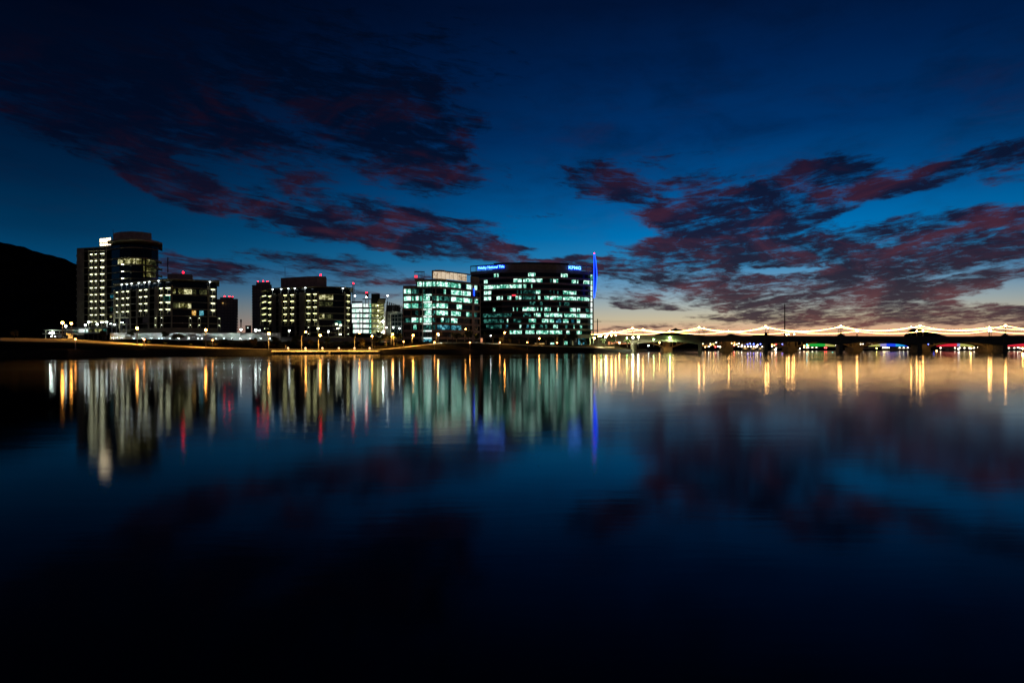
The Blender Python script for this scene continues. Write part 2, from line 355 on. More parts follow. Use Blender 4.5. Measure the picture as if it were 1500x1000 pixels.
def grid(rows, name, m):
    g = MB(); n = len(rows[0])
    for r in rows: g.v += r
    for i in range(len(rows) - 1):
        for k in range(n - 1): a = i*n+k; g.f.append((a, a+n, a+n+1, a+1))
    return g.build(name, m, smooth=True)
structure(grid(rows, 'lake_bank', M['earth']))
structure(grid([[(r[3][0], r[3][1] - .2, r[3][2] + .04), (r[4][0], r[4][1] + .2, r[4][2] + .06)] for px, r in zip(pxs, rows) if px <= 900], 'path', M['pathm']))
def gz(px, Y):      # ground height on the bank
    Ys, a, b, c = colat(px)
    return lerp_tab([(Ys, wall_top(px, Ys)), (a[0], Z(a[1], a[0])), (b[0], Z(b[1], b[0])), (c[0], Z(c[1], c[0]))], Y)
def sea_wall(p0, p1, label, step=5):
    g = MB(); pp = list(range(p0, p1 + 1, step))
    for a, b in zip(pp, pp[1:]):
        Ya, Yb = colat(a)[0], colat(b)[0]; za, zb = wall_top(a, Ya) + .05, wall_top(b, Yb) + .05
        A, B = Vector((X(a, Ya), Ya, 0)), Vector((X(b, Yb), Yb, 0)); A2, B2 = A + Vector((0, 1.1, 0)), B + Vector((0, 1.1, 0))
        lo = [(A.x, A.y - .9, -1), (B.x, B.y - .9, -1), (B2.x, B2.y, -1), (A2.x, A2.y, -1)]
        g.hexa(lo + [(A.x, A.y, za), (B.x, B.y, zb), (B2.x, B2.y, zb), (A2.x, A2.y, za)])
    return tag(g.build('sea_wall', M['stone']), label, 'wall')
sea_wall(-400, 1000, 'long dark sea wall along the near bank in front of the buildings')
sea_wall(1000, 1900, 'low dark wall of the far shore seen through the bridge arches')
# butte on the left, far peaks
def ridge(name, tab, Y, dep, m, step=6, rough=0.0):
    g = []
    for px in range(int(tab[0][0]), int(tab[-1][0]) + 1, step):
        y = lerp_tab(tab, px) + (math.sin(px * .31) + math.sin(px * .117 + 1) + math.sin(px*.83)*.5) * rough
        x = X(px, Y); h = Z(y, Y)
        g.append([(x, Y - dep, -2), (x, Y - dep * .5, h * .42), (x, Y - dep * .16, h * .86), (x, Y, h), (x, Y + dep * .3, h * .8), (x, Y + dep, -2)])
    return structure(grid(g, name, m))
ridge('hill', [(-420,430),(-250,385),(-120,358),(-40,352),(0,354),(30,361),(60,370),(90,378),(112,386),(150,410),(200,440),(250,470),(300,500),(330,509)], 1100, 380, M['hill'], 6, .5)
M['peak'] = surf('distant_rock', (.03, .022, .022), 1, .3, .002, spec=0)
ridge('far_hills', [(930,505),(960,490),(975,484.5),(986,482.5),(989,479.6),(992,482),(1000,483),(1010,489),(1040,492),(1064,491),(1070,488.5),(1078,490),(1095,493),(1105,490.5),(1120,490),(1160,493),(1210,492),(1240,491.5),(1300,493),(1420,492.5),(1490,491),(1620,493),(1800,505)], 4200, 300, M['peak'], 3, .15)
ridge('far_hills', [(1320,508),(1329,493),(1333,482),(1340,480.5),(1352,482),(1362,486),(1380,490.5),(1400,495),(1430,508)], 1500, 60, M['hill'], 2, .2)
# ------------------------------------------------------------------ buildings
class Bld:
    def __init__(s, name, label, curve, group=None, base=None):
        s.c = curve; s.dx = (curve[-1][0] - 750) / F; p = (curve[0][0] + curve[-1][0]) / 2; Y = s.Y(p)
        s.base = base if base is not None else gz(p, Y) - 1.0
        s.o = thing(name, label, 'building', (X(p, Y), Y, s.base), group)
    def Y(s, px): return lerp_tab(s.c, px)
    def add(s, mb, p0, p1, z0, z1, near, far, step=6):
        """a band that follows the facade between two photo columns; near/far are metres in front of / behind it"""
        n = max(1, int(round((p1 - p0) / step))); prev = None
        cuts = sorted(set([p0 + (p1 - p0) * i / n for i in range(n + 1)] + [c[0] for c in s.c if p0 < c[0] < p1]))
        pts = []
        for p in cuts:
            Y = s.Y(p); pts.append((X(p, Y), Y))
        i = len(mb.v)
        for (x, y) in pts:
            xn, xf = x + near * s.dx, x + far * s.dx
            mb.v += [(xn, y + near, z0), (xn, y + near, z1), (xf, y + far, z1), (xf, y + far, z0)]
        for k in range(len(pts) - 1):
            a = i + 4 * k
            for u, w in ((0,1),(1,2),(2,3),(3,0)): mb.f.append((a+u, a+w, a+4+w, a+4+u))
        mb.f.append((i, i+3, i+2, i+1)); e = i + 4 * (len(pts) - 1); mb.f.append((e, e+1, e+2, e+3))
        return mb
    def part(s, name, m, p0, p1, z0, z1, near, far, parent=None, step=6):
        return s.add(MB(), p0, p1, z0, z1, near, far, step).build(name, m, parent or s.o)
    def beacon(s, px, py, Y, r=.45):
        b = MB(); c = P(px, py, Y); b.ball(c, r); lamp = b.build('beacon', M['red'], s.o)
        MB().tube([c - Vector((0,0,2.2)), c - Vector((0,0,r))], .08, 4).build('beacon_post', M['darkmetal'], lamp)
def wedge_ok(): pass

# ---- tall office building with the blue fin
b = Bld('office_building', 'tall curved office block with banded floors and blue-white roof signs, beside the neon fin',
        [(688.5,466),(705,461),(735,453),(775,450),(815,453),(850,461),(868.5,467)], base=5)
CR = lambda cx: 680 + cx / 6.248
zr = lambda k: 51.1 - (k - 1) * 3.8           # centre height of window row k
b.part('core', M['glass_teal'], 689.5, 866, 11.5, 53.1, 1.1, 34)
for k in range(1, 12):
    z = zr(k) - 1.9
    b.part('floor_band', M['brown'] if k < 6 else M['grey'], 689 if k < 3 else 704, 868, z - .62, z + .62, -.25, 1.6)
b.part('floor_band', M['grey'], 689, 868, zr(1) + 1.35, zr(1) + 2.0, -.2, 1.6)
OFF = {1: [(268,288),(298,312),(585,650),(885,900),(905,945)],
 2: [(180,212),(450,485),(490,525),(540,650),(662,715),(785,800,'d'),(815,858),(985,1022),(1032,1042),(1092,1145)],
 3: [(180,285),(293,405),(413,525),(542,566),(612,622)],
 4: [(180,245),(480,490,'d'),(515,525,'d'),(540,650,'d'),(655,695),(780,795,'d'),(818,828,'d'),(852,862,'d'),(905,1025)],
 5: [(180,243),(295,330),(340,350),(395,405),(412,432),(470,488),(498,520),(535,650,'d'),(675,695),(733,775),(783,838),(845,895),(905,1025),(1032,1090),(1095,1145)],
 6: [(600,650,'d'),(690,715,'d'),(870,885,'d'),(915,965,'d')],
 7: [(262,282),(445,452),(480,488),(533,650),(665,675),(700,712),(735,772),(780,790),(855,865),(968,1018),(1032,1060),(1110,1145,'d')],
 8: [(170,430,'d'),(540,610,'d'),(638,645),(655,700),(733,775),(780,895),(915,1025),(1032,1155)],
 9: [(170,300,'d'),(300,360,'d'),(390,400),(450,520,'d'),(590,655),(712,768),(780,820),(838,885,'b'),(905,955),(980,1005,'b'),(1032,1060)],
 10: [(200,340,'d'),(380,400,'b'),(505,520),(570,590,'b'),(610,645),(680,720,'d'),(740,760,'d'),(815,855),(925,945,'d'),(1000,1010),(1060,1078)],
 11: [(415,525),(560,640),(660,770),(780,895),(935,965),(1030,1075)]}
for k, spans in OFF.items():
    for sp in spans:
        m = M['office'] if len(sp) == 2 else (M['office_dim'] if sp[2] == 'd' else M['office_blue'])
        w = b.part('window', m, CR(sp[0]), CR(sp[1]), zr(k) - 1.12, zr(k) + 1.12, .85, 1.05, step=8)
for px in [705 + 9.1 * i for i in range(18)]:
    mm = MB(); b.add(mm, px, px + .35, 11.5, 53, .3, .84)
    mm.build('mullion', M['dark'], b.o)
b.part('parapet_screen', M['grey'], 689, 868, 53.12, 54.6, -.4, 1.2)
b.part('parapet_louvre', M['tan'], 722, 833.2, 54.62, 58.1, -.1, 1.0)
for p0, p1 in ((689, 722), (833.2, 867.5)):
    q = MB(); b.add(q, p0, p1, 58.0, 58.6, -.2, .5)
    for i in range(5): pp = p0 + (p1 - p0 - .7) * i / 4; b.add(q, pp, pp + .7, 54.62, 58.0, -.15, .35)
    q.build('roof_frame', M['grey'], b.o)
b.part('penthouse', M['dark'], 722.5, 833, 53.3, 59.4, 1.3, 20)
b.part('roof', M['dark'], 690, 866.5, 53.14, 53.28, 1.3, 34)
# bright stair strip down the right-hand end
for k in range(1, 11):
    b.part('stair_window', M['garage'] if k > 2 else M['office'], 865.2, 867.6, zr(k) - 1.5, zr(k) + 1.5, -.5, 3)
b.part('corner_column', M['brown'], 867.8, 868.8, 9, 58.5, -.6, 4)
b.part('podium', M['grey'], 704, 868, 9.4, 11.4, -.8, 34)
b.part('lobby_glass', M['glass_teal'], 706, 866, 4, 9.3, 3, 30)
for px in [708 + 13 * i for i in range(13)]: b.part('column', M['tan'], px, px + 1.6, 3, 9.4, -.4, .6)
b.part('lobby_window', M['office_blue'], 847, 856, 5, 9, 2.6, 2.95); b.part('lobby_window', M['office'], 806, 812, 4.8, 6.2, 2.6, 2.95)
b.part('lobby_window', M['home_warm'], 783, 797, 4.6, 5.8, 2.6, 2.95); b.part('lobby_window', M['office'], 826, 831, 5, 7.2, 2.6, 2.95)
def text_part(name, txt, px0, px1, y0, y1, bl, m, parent, near=-1.1, dep=.25):
    """raised letters set along the facade between two photo columns, each letter following the curve"""
    cu = bpy.data.curves.new(name, 'FONT'); cu.body = txt; cu.extrude = .02; cu.offset = .02; cu.size = 1
    tmp = bpy.data.objects.new('tmp', cu); COL.objects.link(tmp)
    dg = bpy.context.evaluated_depsgraph_get(); me = bpy.data.meshes.new_from_object(tmp.evaluated_get(dg))
    COL.objects.unlink(tmp); bpy.data.objects.remove(tmp)
    xs = [v.co.x for v in me.vertices]; ys = [v.co.y for v in me.vertices]; x0, x1, v0, v1 = min(xs), max(xs), min(ys), max(ys)
    org = origin_of(parent)
    for v in me.vertices:
        t = (v.co.x - x0) / (x1 - x0); px = px0 + (px1 - px0) * t; Y = bl.Y(px); Ym = bl.Y((px0 + px1) / 2)
        z0, z1 = Z(y1, Ym), Z(y0, Ym)
        v.co = Vector((X(px, Y), Y + near - (dep if v.co.z > 0 else 0), z0 + (z1 - z0) * (v.co.y - v0) / (v1 - v0))) - org
    me.materials.clear(); me.materials.append(m)
    o = bpy.data.objects.new(name, me); COL.objects.link(o); o.parent = parent; return o
s1 = text_part('roof_sign', 'Fidelity National Title', 700.5, 738.6, 389.8, 394.6, b, M['sign_blue'], b.o)
s1['label'] = 'blue-white lettering reading Fidelity National Title'
s2 = text_part('roof_sign', 'KPMG', 832.8, 850.6, 390.2, 394.8, b, M['sign_blue'], b.o); s2['label'] = 'blue-white lettering reading KPMG'
b.part('sign_halo', M['halo_blue'], 699.6, 739.4, Z(395, 458), Z(389.3, 458), -.75, -.6, step=4)  # glowing sheet added behind the letters for their halo
b.part('sign_halo', M['halo_blue'], 832.2, 851.2, Z(395.3, 457), Z(389.8, 457), -.75, -.6, step=4)
b.part('small_sign', M['sign_red'], 750, 755.5, Z(433.2, 450), Z(431.4, 450), -.5, -.2)
# ---- neon fin
FY = 462
fin = thing('neon_fin', 'tall bowed blade outlined in blue neon at the right end of the tall office block', 'sign tower', (X(871, FY), FY, Z(505, FY)))
def bow(t, w): return 870.4 + w * math.sin(math.pi * min(1, max(0, t)) ** .93) ** .8
g = MB(); n = 18
for i in range(n):
    t0, t1 = i / n, (i + 1) / n; y0, y1 = 371.5 + 65 * t0, 371.5 + 65 * t1
    a, c = P(870.1, y0, FY), P(870.1, y1, FY); d, e = P(bow(t1, 3.6), y1, FY), P(bow(t0, 3.6), y0, FY); D = Vector((0, .9, 0))
    g.hexa([c, d, d + D, c + D, a, e, e + D, a + D])
blade = g.build('blade', surf('blue_fin_panel', (.01,.03,.35), .4, .1, .5), fin)
MB().tube([P(bow(i/20, 3.5), 371.5 + 65*i/20, FY) - Vector((0,.25,0)) for i in range(21)], .3, 6).build('neon_tube', M['blue'], fin)
MB().tube([P(870.0, 372 + 64*i/8, FY) - Vector((0,.25,0)) for i in range(9)], .2, 5).build('neon_tube', M['blue'], fin)
MB().ball(P(870.6, 371, FY), .3).build('beacon', M['red'], fin)
g = MB()
for y in (395, 410, 425): g.tube([P(868, y, FY), P(870.3, y, FY)], .2, 4)
g.tube([P(868.9, 436, FY), P(869.2, 503, FY)], .35, 5); g.build('bracket', M['grey'], fin)

# ---- lower office building with the curved glass corner
b = Bld('office_building', 'mid-rise office block with brightly lit teal windows, glass stair corner and lit cream roof screen',
        [(590.5,397),(617,396),(620,397),(632.5,395),(645,395.6),(660,401),(680,410.5),(700,421),(704,424)], base=3)
CX = lambda cx: 580 + cx / 8.333
z0r = Z(380 + 298 / 8.333, 395); zq = lambda k: z0r - k * 4.17
ZT = z0r + 4.2
b.part('core', M['glass_teal'], 591.2, 609.5, 8, zq(1) + 2.9, .9, 40); b.part('core', M['glass_teal'], 609.5, 703.5, 8, z0r + 2.4, .9, 38)
for k in range(0, 8):
    z = zq(k) - 2.08
    if k: b.part('floor_band', M['brown'], 590.5, 619, z - .62, z + .62, -.2, 1.4)
    b.part('floor_band', M['brown'], 632.6, 703.5, z - .62, z + .62, -.2, 1.4, step=4)
    if k: b.part('landing_glow', M['garage'] if k > 1 else M['office'], 620.5, 632.2, z - .45, z + .35, -.6, .8)  # lit slab edges, their light put in as glow
b.part('floor_band', M['brown'], 590.5, 610, zq(1) + 1.6, zq(1) + 3.3, -.2, 1.4)
b.part('crown_band', M['tan'], 608, 703.5, z0r + 1.6, z0r + 2.7, -.9, 1.4, step=4); b.part('crown_band', M['tan'], 608, 632, z0r - 2.2, z0r - 1.5, -.9, 1.4, step=4)
for p0, p1 in ((590.3, 591.4), (601.8, 603), (613.4, 614.3), (618.6, 619.6), (632.6, 633.5), (637.8, 639), (691.3, 695), (702.8, 704)):
    b.part('pier', M['brown'], p0, p1, 3, zq(1) + 2 if p0 < 609 else z0r + 1.6, -.35, 1.5)
OF1 = {0: [(262,318),(330,435),(447,485),(497,665),(675,790),(860,915),(925,990)],
 1: [(98,180),(190,275,'d'),(330,350,'d'),(583,607),(675,808),(818,910)],
 2: [(98,180),(190,212),(232,275),(290,318),(335,410),(447,480,'d'),(497,520),(530,660,'d'),(675,808),(818,910),(922,1000)],
 3: [(98,178),(190,272),(290,318,'d'),(340,435),(447,480),(495,632),(742,808)],
 4: [(240,270,'d'),(350,430),(447,480,'d'),(495,632),(675,790),(860,895),(905,985,'d')],
 5: [(105,175,'d'),(190,272),(292,318),(340,430),(447,480,'d'),(550,580),(590,650,'d'),(675,748)],
 6: [(213,250),(340,430,'d'),(447,480,'d'),(505,660,'b'),(675,795,'b')]}
for k, spans in OF1.items():
    for sp in spans:
        m = M['office'] if len(sp) == 2 else (M['office_dim'] if sp[2] == 'd' else M['office_blue'])
        b.part('window', m, CX(sp[0]), CX(sp[1]), zq(k) - 1.3, zq(k) + 1.3, .45, .7, step=5)
for px in (622.5, 626.5, 630.2): b.part('mullion', M['grey'], px, px + .3, 9, z0r + 1.5, -.7, -.4)
b.part('lobby', M['dark'], 592, 703, 2, 9.5, 2.2, 30); b.part('lobby_window', M['office_blue'], 620, 632, 3.5, 8.5, 1.9, 2.15)
for px in (592, 604, 616, 640, 655, 668, 680, 692): b.part('column', M['tan'], px, px + 1.1, 2, 9.6, -.2, .8)
# roof: curved glass screen with a small red emblem, and the cream screen with its lighting put in as glow
g = MB(); b.add(g, 607, 622, ZT + 2.7, ZT + 3.2, -.5, .1, 3); b.add(g, 607, 622, ZT - 1.3, ZT - .8, -.5, .1, 3)
for i in range(8): b.add(g, 607 + i * 2.05, 607.35 + i * 2.05, ZT - .8, ZT + 2.7, -.4, 0)
g.build('roof_frame', M['grey'], b.o)
b.part('roof_sign', M['sign_red'], 607.3, 611.8, ZT - .6, ZT + .8, -1.0, -.6)
b.part('roof_screen', M['screen'], 634.5, 683.5, ZT - 1.0, ZT + 3.0, .4, .7, step=4)
g = MB(); b.add(g, 632.5, 689, ZT + 3.0, ZT + 3.7, -.2, 1.4, 4); b.add(g, 632.5, 634.4, ZT - 1.2, ZT + 3.0, -.2, 1.0)
for px in range(640, 688, 6): b.add(g, px, px + .35, ZT - 1, ZT + 3, .1, .39)
g.build('roof_frame', M['cream'], b.o)
b.part('penthouse', M['cream'], 636, 651, ZT - 2, ZT + 4.9, 8, 22)
b.part('plant_room', M['tan'], 689, 702, ZT - 1.2, ZT + 2.6, 1.5, 12)
b.part('side_sign', M['blue'], 694.2, 695.3, Z(433, 417), Z(422.5, 417), -.9, -.5)
b.beacon(641.3, 396.6, 404, .3)

# ---- residential blocks
def balcony(bl, p0, p1, ztop, h=2.7, m='balcony_lamp', depth=1.7, side=True, bright=True):
    """recessed balcony under a slab: side wall, back wall, railing and a strip lamp on its ceiling"""
    g = MB(); w = min(.5, (p1 - p0) * .12)
    bl.add(g, p0, p1, ztop - h - .25, ztop - h, -.5, depth)                     # floor
    bl.add(g, p1 - w, p1, ztop - h, ztop, -.3, depth); bl.add(g, p0, p0 + w * .6, ztop - h, ztop, 0, depth)
    o = g.build('balcony', M['concrete'], bl.o)
    g = MB(); bl.add(g, p0, p1, ztop - h + 1.0, ztop - h + 1.08, -.5, -.42)
    n = 4
    for i in range(n + 1): pp = p0 + (p1 - p0 - .1) * i / n; bl.add(g, pp, pp + .12, ztop - h, ztop - h + 1, -.5, -.42)
    g.build('railing', M['grey'], o)
    g = MB(); c = p0 + (p1 - p0) * .62; bl.add(g, p0 + (p1-p0)*.3, p1 - w * 1.2, ztop - .12, ztop - .02, -.42, .6); g.build('lamp', M[m], o)
    g = MB(); q0 = p0 + (p1 - p0) * .5; bl.add(g, q0, q0 + w * .8, ztop - h, ztop - .3, depth - .45, depth - .2); bl.add(g, q0 + w * .8, p1 - w * 1.6, ztop - h + 2.05, ztop - h + 2.25, depth - .45, depth - .2); g.build('door_frame', M['concrete'], o)
    return o
def lower_corners(bl, p0, p1, z0, z1): pass

# tower
b = Bld('apartment_tower', 'tallest apartment tower, on the left, with glowing rooftop sign and stacks of lit balconies',
        [(112,366),(154,360),(160,358),(175,352),(192,350),(208,352),(222,356),(231,360),(238,366)])
zf = lambda y: Z(y, 360)
ys = [371.2 + 9.95 * i for i in range(11)]
b.part('wall', M['tan'], 112.5, 123, b.base, zf(362), 0, 30); b.part('core', M['glass'], 123, 158, b.base, zf(362.5), 1.8, 30)
b.part('core', M['glass'], 158, 232, b.base, zf(361), 1.9, 34, step=4)
for y in [366] + [v + 9.3 for v in ys]:
    b.part('floor_slab', M['tan'], 123, 232, zf(y) - .16, zf(y) + .16, .1, 2.2, step=4)
for p0, p1 in ((128.6, 129.8), (136.3, 137.5), (142.4, 144), (153.4, 156.5)): b.part('wall', M['tan'], p0, p1, b.base, zf(364.5), -.1, 2.2)
for y in ys:
    for p0, p1 in ((130, 136.1), (137.6, 142.2), (144.2, 153.2)): balcony(b, p0, p1, zf(y), 2.8)
for k, y in enumerate((375, 385.4, 395.5, 405.6)):
    b.part('balcony', M['grey'], 228, 238 if k else 237, zf(y + 8.5) - .2, zf(y + 8.5) + .5, -2.4, 3, step=3)
MB().pbox(245, 245.9, 377, 399, 372, .6).build('balcony_post', M['grey'], b.o)
for y in range(372, 480, 10): b.part('ledge', M['concrete'], 111.3, 112.5, zf(y) - .3, zf(y) + .3, .2, 3)
for y0, y1, spans in ((379.5, 386.7, [(172.5,198,'home'),(199,207,'home'),(209.5,212,'home'),(214.5,219.6,'home'),(219.9,229,'home_dim')]),
                      (389.5, 397, [(210,212,'home'),(214.5,220,'home'),(220.3,229,'home_dim')]), (399.5, 405, [(210,212,'home'),(214.5,221,'home'),(221.4,228,'home_dim')])):
    for p0, p1, m in spans: b.part('window', M[m], p0, p1, Z(y1, 353), Z(y0, 353), .9, 1.2, step=3)
for y in (387.5, 397.8, 407.7): 
    g = MB(); c = P(180.5, y, 350.5); g.box(c.x - .5, c.x + .5, c.y - .9, c.y - .2, c.z - .15, c.z + .15); g.build('wall_lamp', M['balcony_lamp'], b.o)
for p0, p1, y0, y1, m in ((161.5,166,432.5,436.5,'office_blue'),(168.5,174,430,437,'home_dim'),(160.5,165,450,455.5,'office_dim'),(160.5,164,462,465,'home')):
    b.part('window', M[m], p0, p1, Z(y1,358), Z(y0,358), .8, 1.2)
b.part('roof', M['tan'], 158, 238, zf(357.6), zf(355.2), -4.6, 20, step=3)
b.part('penthouse', M['brown'], 165, 221.5, zf(356), zf(341.6), 4, 26, step=5)
b.part('parapet', M['tan'], 112.5, 158, zf(362.5), zf(361.2), -.2, 30)
sg = b.part('roof_sign', M['dark'], 144.6, 163, zf(361), zf(347), 3.2, 3.7)
g = MB()
for i in range(4): b.add(g, 145.6 + i * 4.1, 148.9 + i * 4.1, zf(353.4), zf(347.8), 2.9, 3.18)
for i in range(5): b.add(g, 145.8 + i * 3.3, 148.2 + i * 3.3, zf(358.4), zf(355), 2.9, 3.18)
g.build('sign_letters', M['sign_warm'], sg)
b.beacon(203, 341, 362, .45); MB().tube([P(165.8, 352, 365), P(165.8, 336, 365)], .1, 4).build('antenna', M['darkmetal'], b.o)
# podium with lit terrace and columns
b.part('podium', M['white'], 100, 160, zf(489), zf(481.8), -14, 0)
b.part('podium_slab', M['white'], 96, 172, zf(481.2), zf(480.2), -16, 2)
for p0, p1, m in ((113,118.5,'office_dim'),(120,133,'garage'),(135,141,'home_dim'),(143,152,'stair_light'),(153,159,'office_dim')):
    b.part('podium_window', M[m], p0, p1, zf(487), zf(483), -14.4, -14.05)
for px in (158.6, 165.4, 171.8, 179, 186): b.part('column', M['white'], px, px + 1.9, zf(491), zf(474), -12, -11); 
for px, y in ((149,472),(156,471.5),(163,474),(168,475.5),(178.5,472)):
    g = MB(); c = P(px, y, 346); g.box(c.x-.5, c.x+.5, c.y-.3, c.y+.3, c.z-.15, c.z+.15); g.build('wall_lamp', M['white_lamp'], b.o)

def mid_block(label, curve, wingL, wallsL, bayM, rows, ry, spanR, winR, balR, pent, canopy, lampm, podium):
    b = Bld('apartment_block', label, curve, 'mid-rise apartment blocks of the same design')
    z = lambda y, p: Z(y, b.Y(p)); pc = bayM[0][0]; zc = lambda y: z(y, pc)
    pL, pR = curve[0][0], curve[-1][0]; top = zc(ry[0])
    b.part('core', M['glass'], pL, pc, b.base, top + 1.2, 1.9, 24, step=8); b.part('core', M['glass'], pc, pR, b.base, top + 1.2, 1.4, 24, step=8)
    pitch = zc(rows[0]) - zc(rows[1])
    for k in range(len(rows) + 2):
        zz_ = zc(rows[0]) - pitch * k + .25
        b.part('floor_slab', M['tan'], pL, pR, zz_ - .14, zz_ + .16, -.1, 2, step=8)
    for p0, p1 in wallsL: b.part('wall', M['tan'], p0, p1, b.base, top + .3, -.2, 2)
    for k in range(len(rows)):
        zt = zc(rows[0]) - pitch * k
        for p0, p1 in wingL: balcony(b, p0, p1, zt, pitch - .55, lampm)
        for p0, p1 in bayM: balcony(b, p0, p1, zt, pitch - .5, lampm)
        for p0, p1 in balR:
            o = balcony(b, p0, p1, zt, pitch - .6, lampm)
    for r, p0, p1, m in winR:
        zt = zc(rows[0]) - pitch * r
        b.part('window', M[m], p0, p1, zt - pitch + .75, zt - .35, .9, 1.2, step=8)
    for p0, p1 in spanR: b.part('wall', M['tan'], p0, p1, b.base, top + .6, -.3, 2)
    for px in podium:
        for dy in (0, 1):
            zt = zc(rows[-1]) - pitch * (1.15 + dy)
            g = MB(); b.add(g, px - .5, px + .5, zt - .2, zt, -1.4, -1.0); g.build('wall_lamp', M['balcony_lamp'], b.o)
            b.part('column', M['concrete'], px - 2.2, px - 1.5, zt - pitch, zt + .2, -1.0, -.2); b.part('column', M['concrete'], px + 1.5, px + 2.2, zt - pitch, zt + .2, -1.0, -.2)
    b.part('podium', M['tan'], pL + 8, pR + 1, b.base, zc(rows[-1]) - pitch * 2.6, -1.2, 3, step=8)
    # roof canopy on posts with downlights

    b.part('roof', M['tan'], pL - 1, pR + 3.5, top + 2.9, top + 3.4, -3.2, 24, step=8)
    b.part('top_floor', M['glass'], pL + 4, pR - 2, top, top + 2.9, 3.0, 22, step=8)
    for px in canopy[1]:
        b.part('post', M['white'], px, px + .7, top, top + 2.9, -.6, -.1)
        g = MB(); b.add(g, px - .3, px + 1.9, top + 2.55, top + 2.8, -1.4, -.9); g.build('downlight', M['canopy_lamp'], b.o)
    for (p0, p1, y0, y1) in pent: b.part('penthouse', M['brown'], p0, p1, top + 3.2, zc(y0), 5, 18, step=8)
    return b
b = mid_block('left mid-rise apartment block with downlit roof canopy, standing in front of the tallest tower',
    [(168,352),(236,328),(252,326),(318,336)],
    [(168.6,173.4),(176.6,182.2),(183.4,189.4),(202,208.2),(209.6,216.2)], [(166.5,168.2),(174,176.2),(190,191.6),(199,201.6),(216.8,219),(226,231)],
    [(231.5,238.5),(239.6,250)], [422.5, 432.8, 443.2, 453.6], [420], [(250.3,252.4),(304,306)],
    [(0,261,281,'home'),(0,281.5,287,'home_dim'),(0,292,303,'home_dim'),(2,253,262,'home_dim'),(2,262,280,'home'),(3,281,287,'home_warm'),(3,292,299,'office_blue'),(1,240,249,'office_dim'),(0,253,257,'home')],
    [(306.3,315.5)], [(244,281,400.2,0)], (None, (178,185.4,192.2,203,211.4,218.2,231.8,306.8)), 'balcony_lamp', (228,237,279,292,321))
b.beacon(268.4, 399, 338, .45)
b = mid_block('right mid-rise apartment block with warm downlit roof canopy, between a dark high-rise and the garage',
    [(384,424),(396,408),(446,396),(464,394),(506,400),(514,404)],
    [(391.2,397.6),(413,420.7),(422.8,431)], [(384.5,385.6),(398,404),(408,412.4),(421.2,422.4),(431.4,434),(438,446)],
    [(446.8,455),(456.2,464.6)], [431, 440.4, 449.8, 459.2, 468.4], [428.5], [(464.8,467),(504,505.8)],
    [(0,466.5,488,'home'),(1,466.5,487.5,'home_dim'),(3,467.5,475,'home'),(3,475.5,488,'home_dim'),(4,490,500,'office_dim')],
    [(506,513)], [(410,477,403.6,0)], (None, (399,411.5,421.8,431.3,446.6,501.5)), 'balcony_lamp_y', (388,452,498,510))
for y in (434.5, 443.6, 452.7, 461.5, 470.6): balcony(b, 381, 390.2, Z(y - 1, b.Y(386)), 2.9, 'balcony_lamp_y')
for px, y in ((493,474.5),(495,481),(499,476),(498.5,489.5),(466,481)):
    g = MB(); c = P(px, y, 393); g.box(c.x-.6,c.x+.6,c.y-.4,c.y+.2,c.z-.35,c.z+.35); g.build('wall_lamp', M['balcony_lamp'], b.o)
b.beacon(469.7, 402.8, 408, .5); MB().tube([P(417.5, 404, 412), P(417.5, 391, 412)], .1, 4).build('antenna', M['darkmetal'], b.o)

# ---- two distant high-rises
def high_rise(label, px0, px1, ytop, steps, beacons, Y, notch):
    c = [(px0, Y), (px1, Y - 4)]
    b = Bld('high_rise', label, c, 'dark distant high-rises', base=4)
    b.part('tower_body', M['brown'], px0 + 1, px1 - 1.2, 4, Z(ytop, Y), 0, 28)
    for (a, d, yt) in steps: b.part('penthouse', M['brown'], a, d, Z(ytop, Y), Z(yt, Y), 6, 20)
    y = ytop + 1.6
    while y < 490:
        b.part('balcony_slab', M['grey'], px0 if notch != 'r' else px0 + 1, px1 + .6 if notch != 'l' else px1 - 1, Z(y, Y) - .25, Z(y, Y) + .9, -1.3, 29); y += 4.05
    g = MB()
    for px in [px0 + 3 + i * (px1 - px0 - 5) / 6 for i in range(7)]: b.add(g, px, px + .5, 4, Z(ytop, Y), -.5, 0)
    g.build('pier', M['dark'], b.o)
    for px, py in beacons: b.beacon(px, py, Y + 10, .55)
    return b
b = high_rise('distant dark high-rise with three small red roof lights, right of the left mid-rise block', 316, 348, 438, [(322,342,434.8)], [(329,434),(336,434),(340.5,435.2)], 700, 'r')
g = MB(); c = P(327.5, 444, 697); g.box(c.x-.7,c.x+.7,c.y-2.4,c.y-1.6,c.z-.5,c.z+.5); g.build('window', M['home_warm'], b.o)
b = high_rise('distant dark high-rise with balcony edges against the sky, left of the right mid-rise block', 369, 399, 417.5, [(375,396,412.5)], [(378,412.3),(385.4,411.8),(391.8,412)], 640, 'l')
# slim distant tower and the small dark block
t = thing('communication_tower', 'slim pinkish tower on the skyline between the two distant high-rises', 'tower', P(353, 495, 900))
MB().tube([P(353, 495, 900), P(353, 471.5, 900)], .7, 6).build('shaft', M['brown'], t); MB().tube([P(353, 471.5, 900), P(353, 467.8, 900)], 1.1, 6).build('antenna_head', M['brown'], t)
b = Bld('small_building', 'small dark flat-roofed building with one white lit window between the distant high-rises', [(359.5,520),(368,520)], base=4)
b.part('wall', M['dark'], 359.5, 368, 4, Z(477.3, 520), 0, 10); b.part('roof', M['dark'], 359.2, 368.4, Z(477.3, 520), Z(476.7, 520), -.4, 10.4)
b.part('window', M['garage'], 362, 364, Z(480.6, 520), Z(479.2, 520), -.2, -.02)

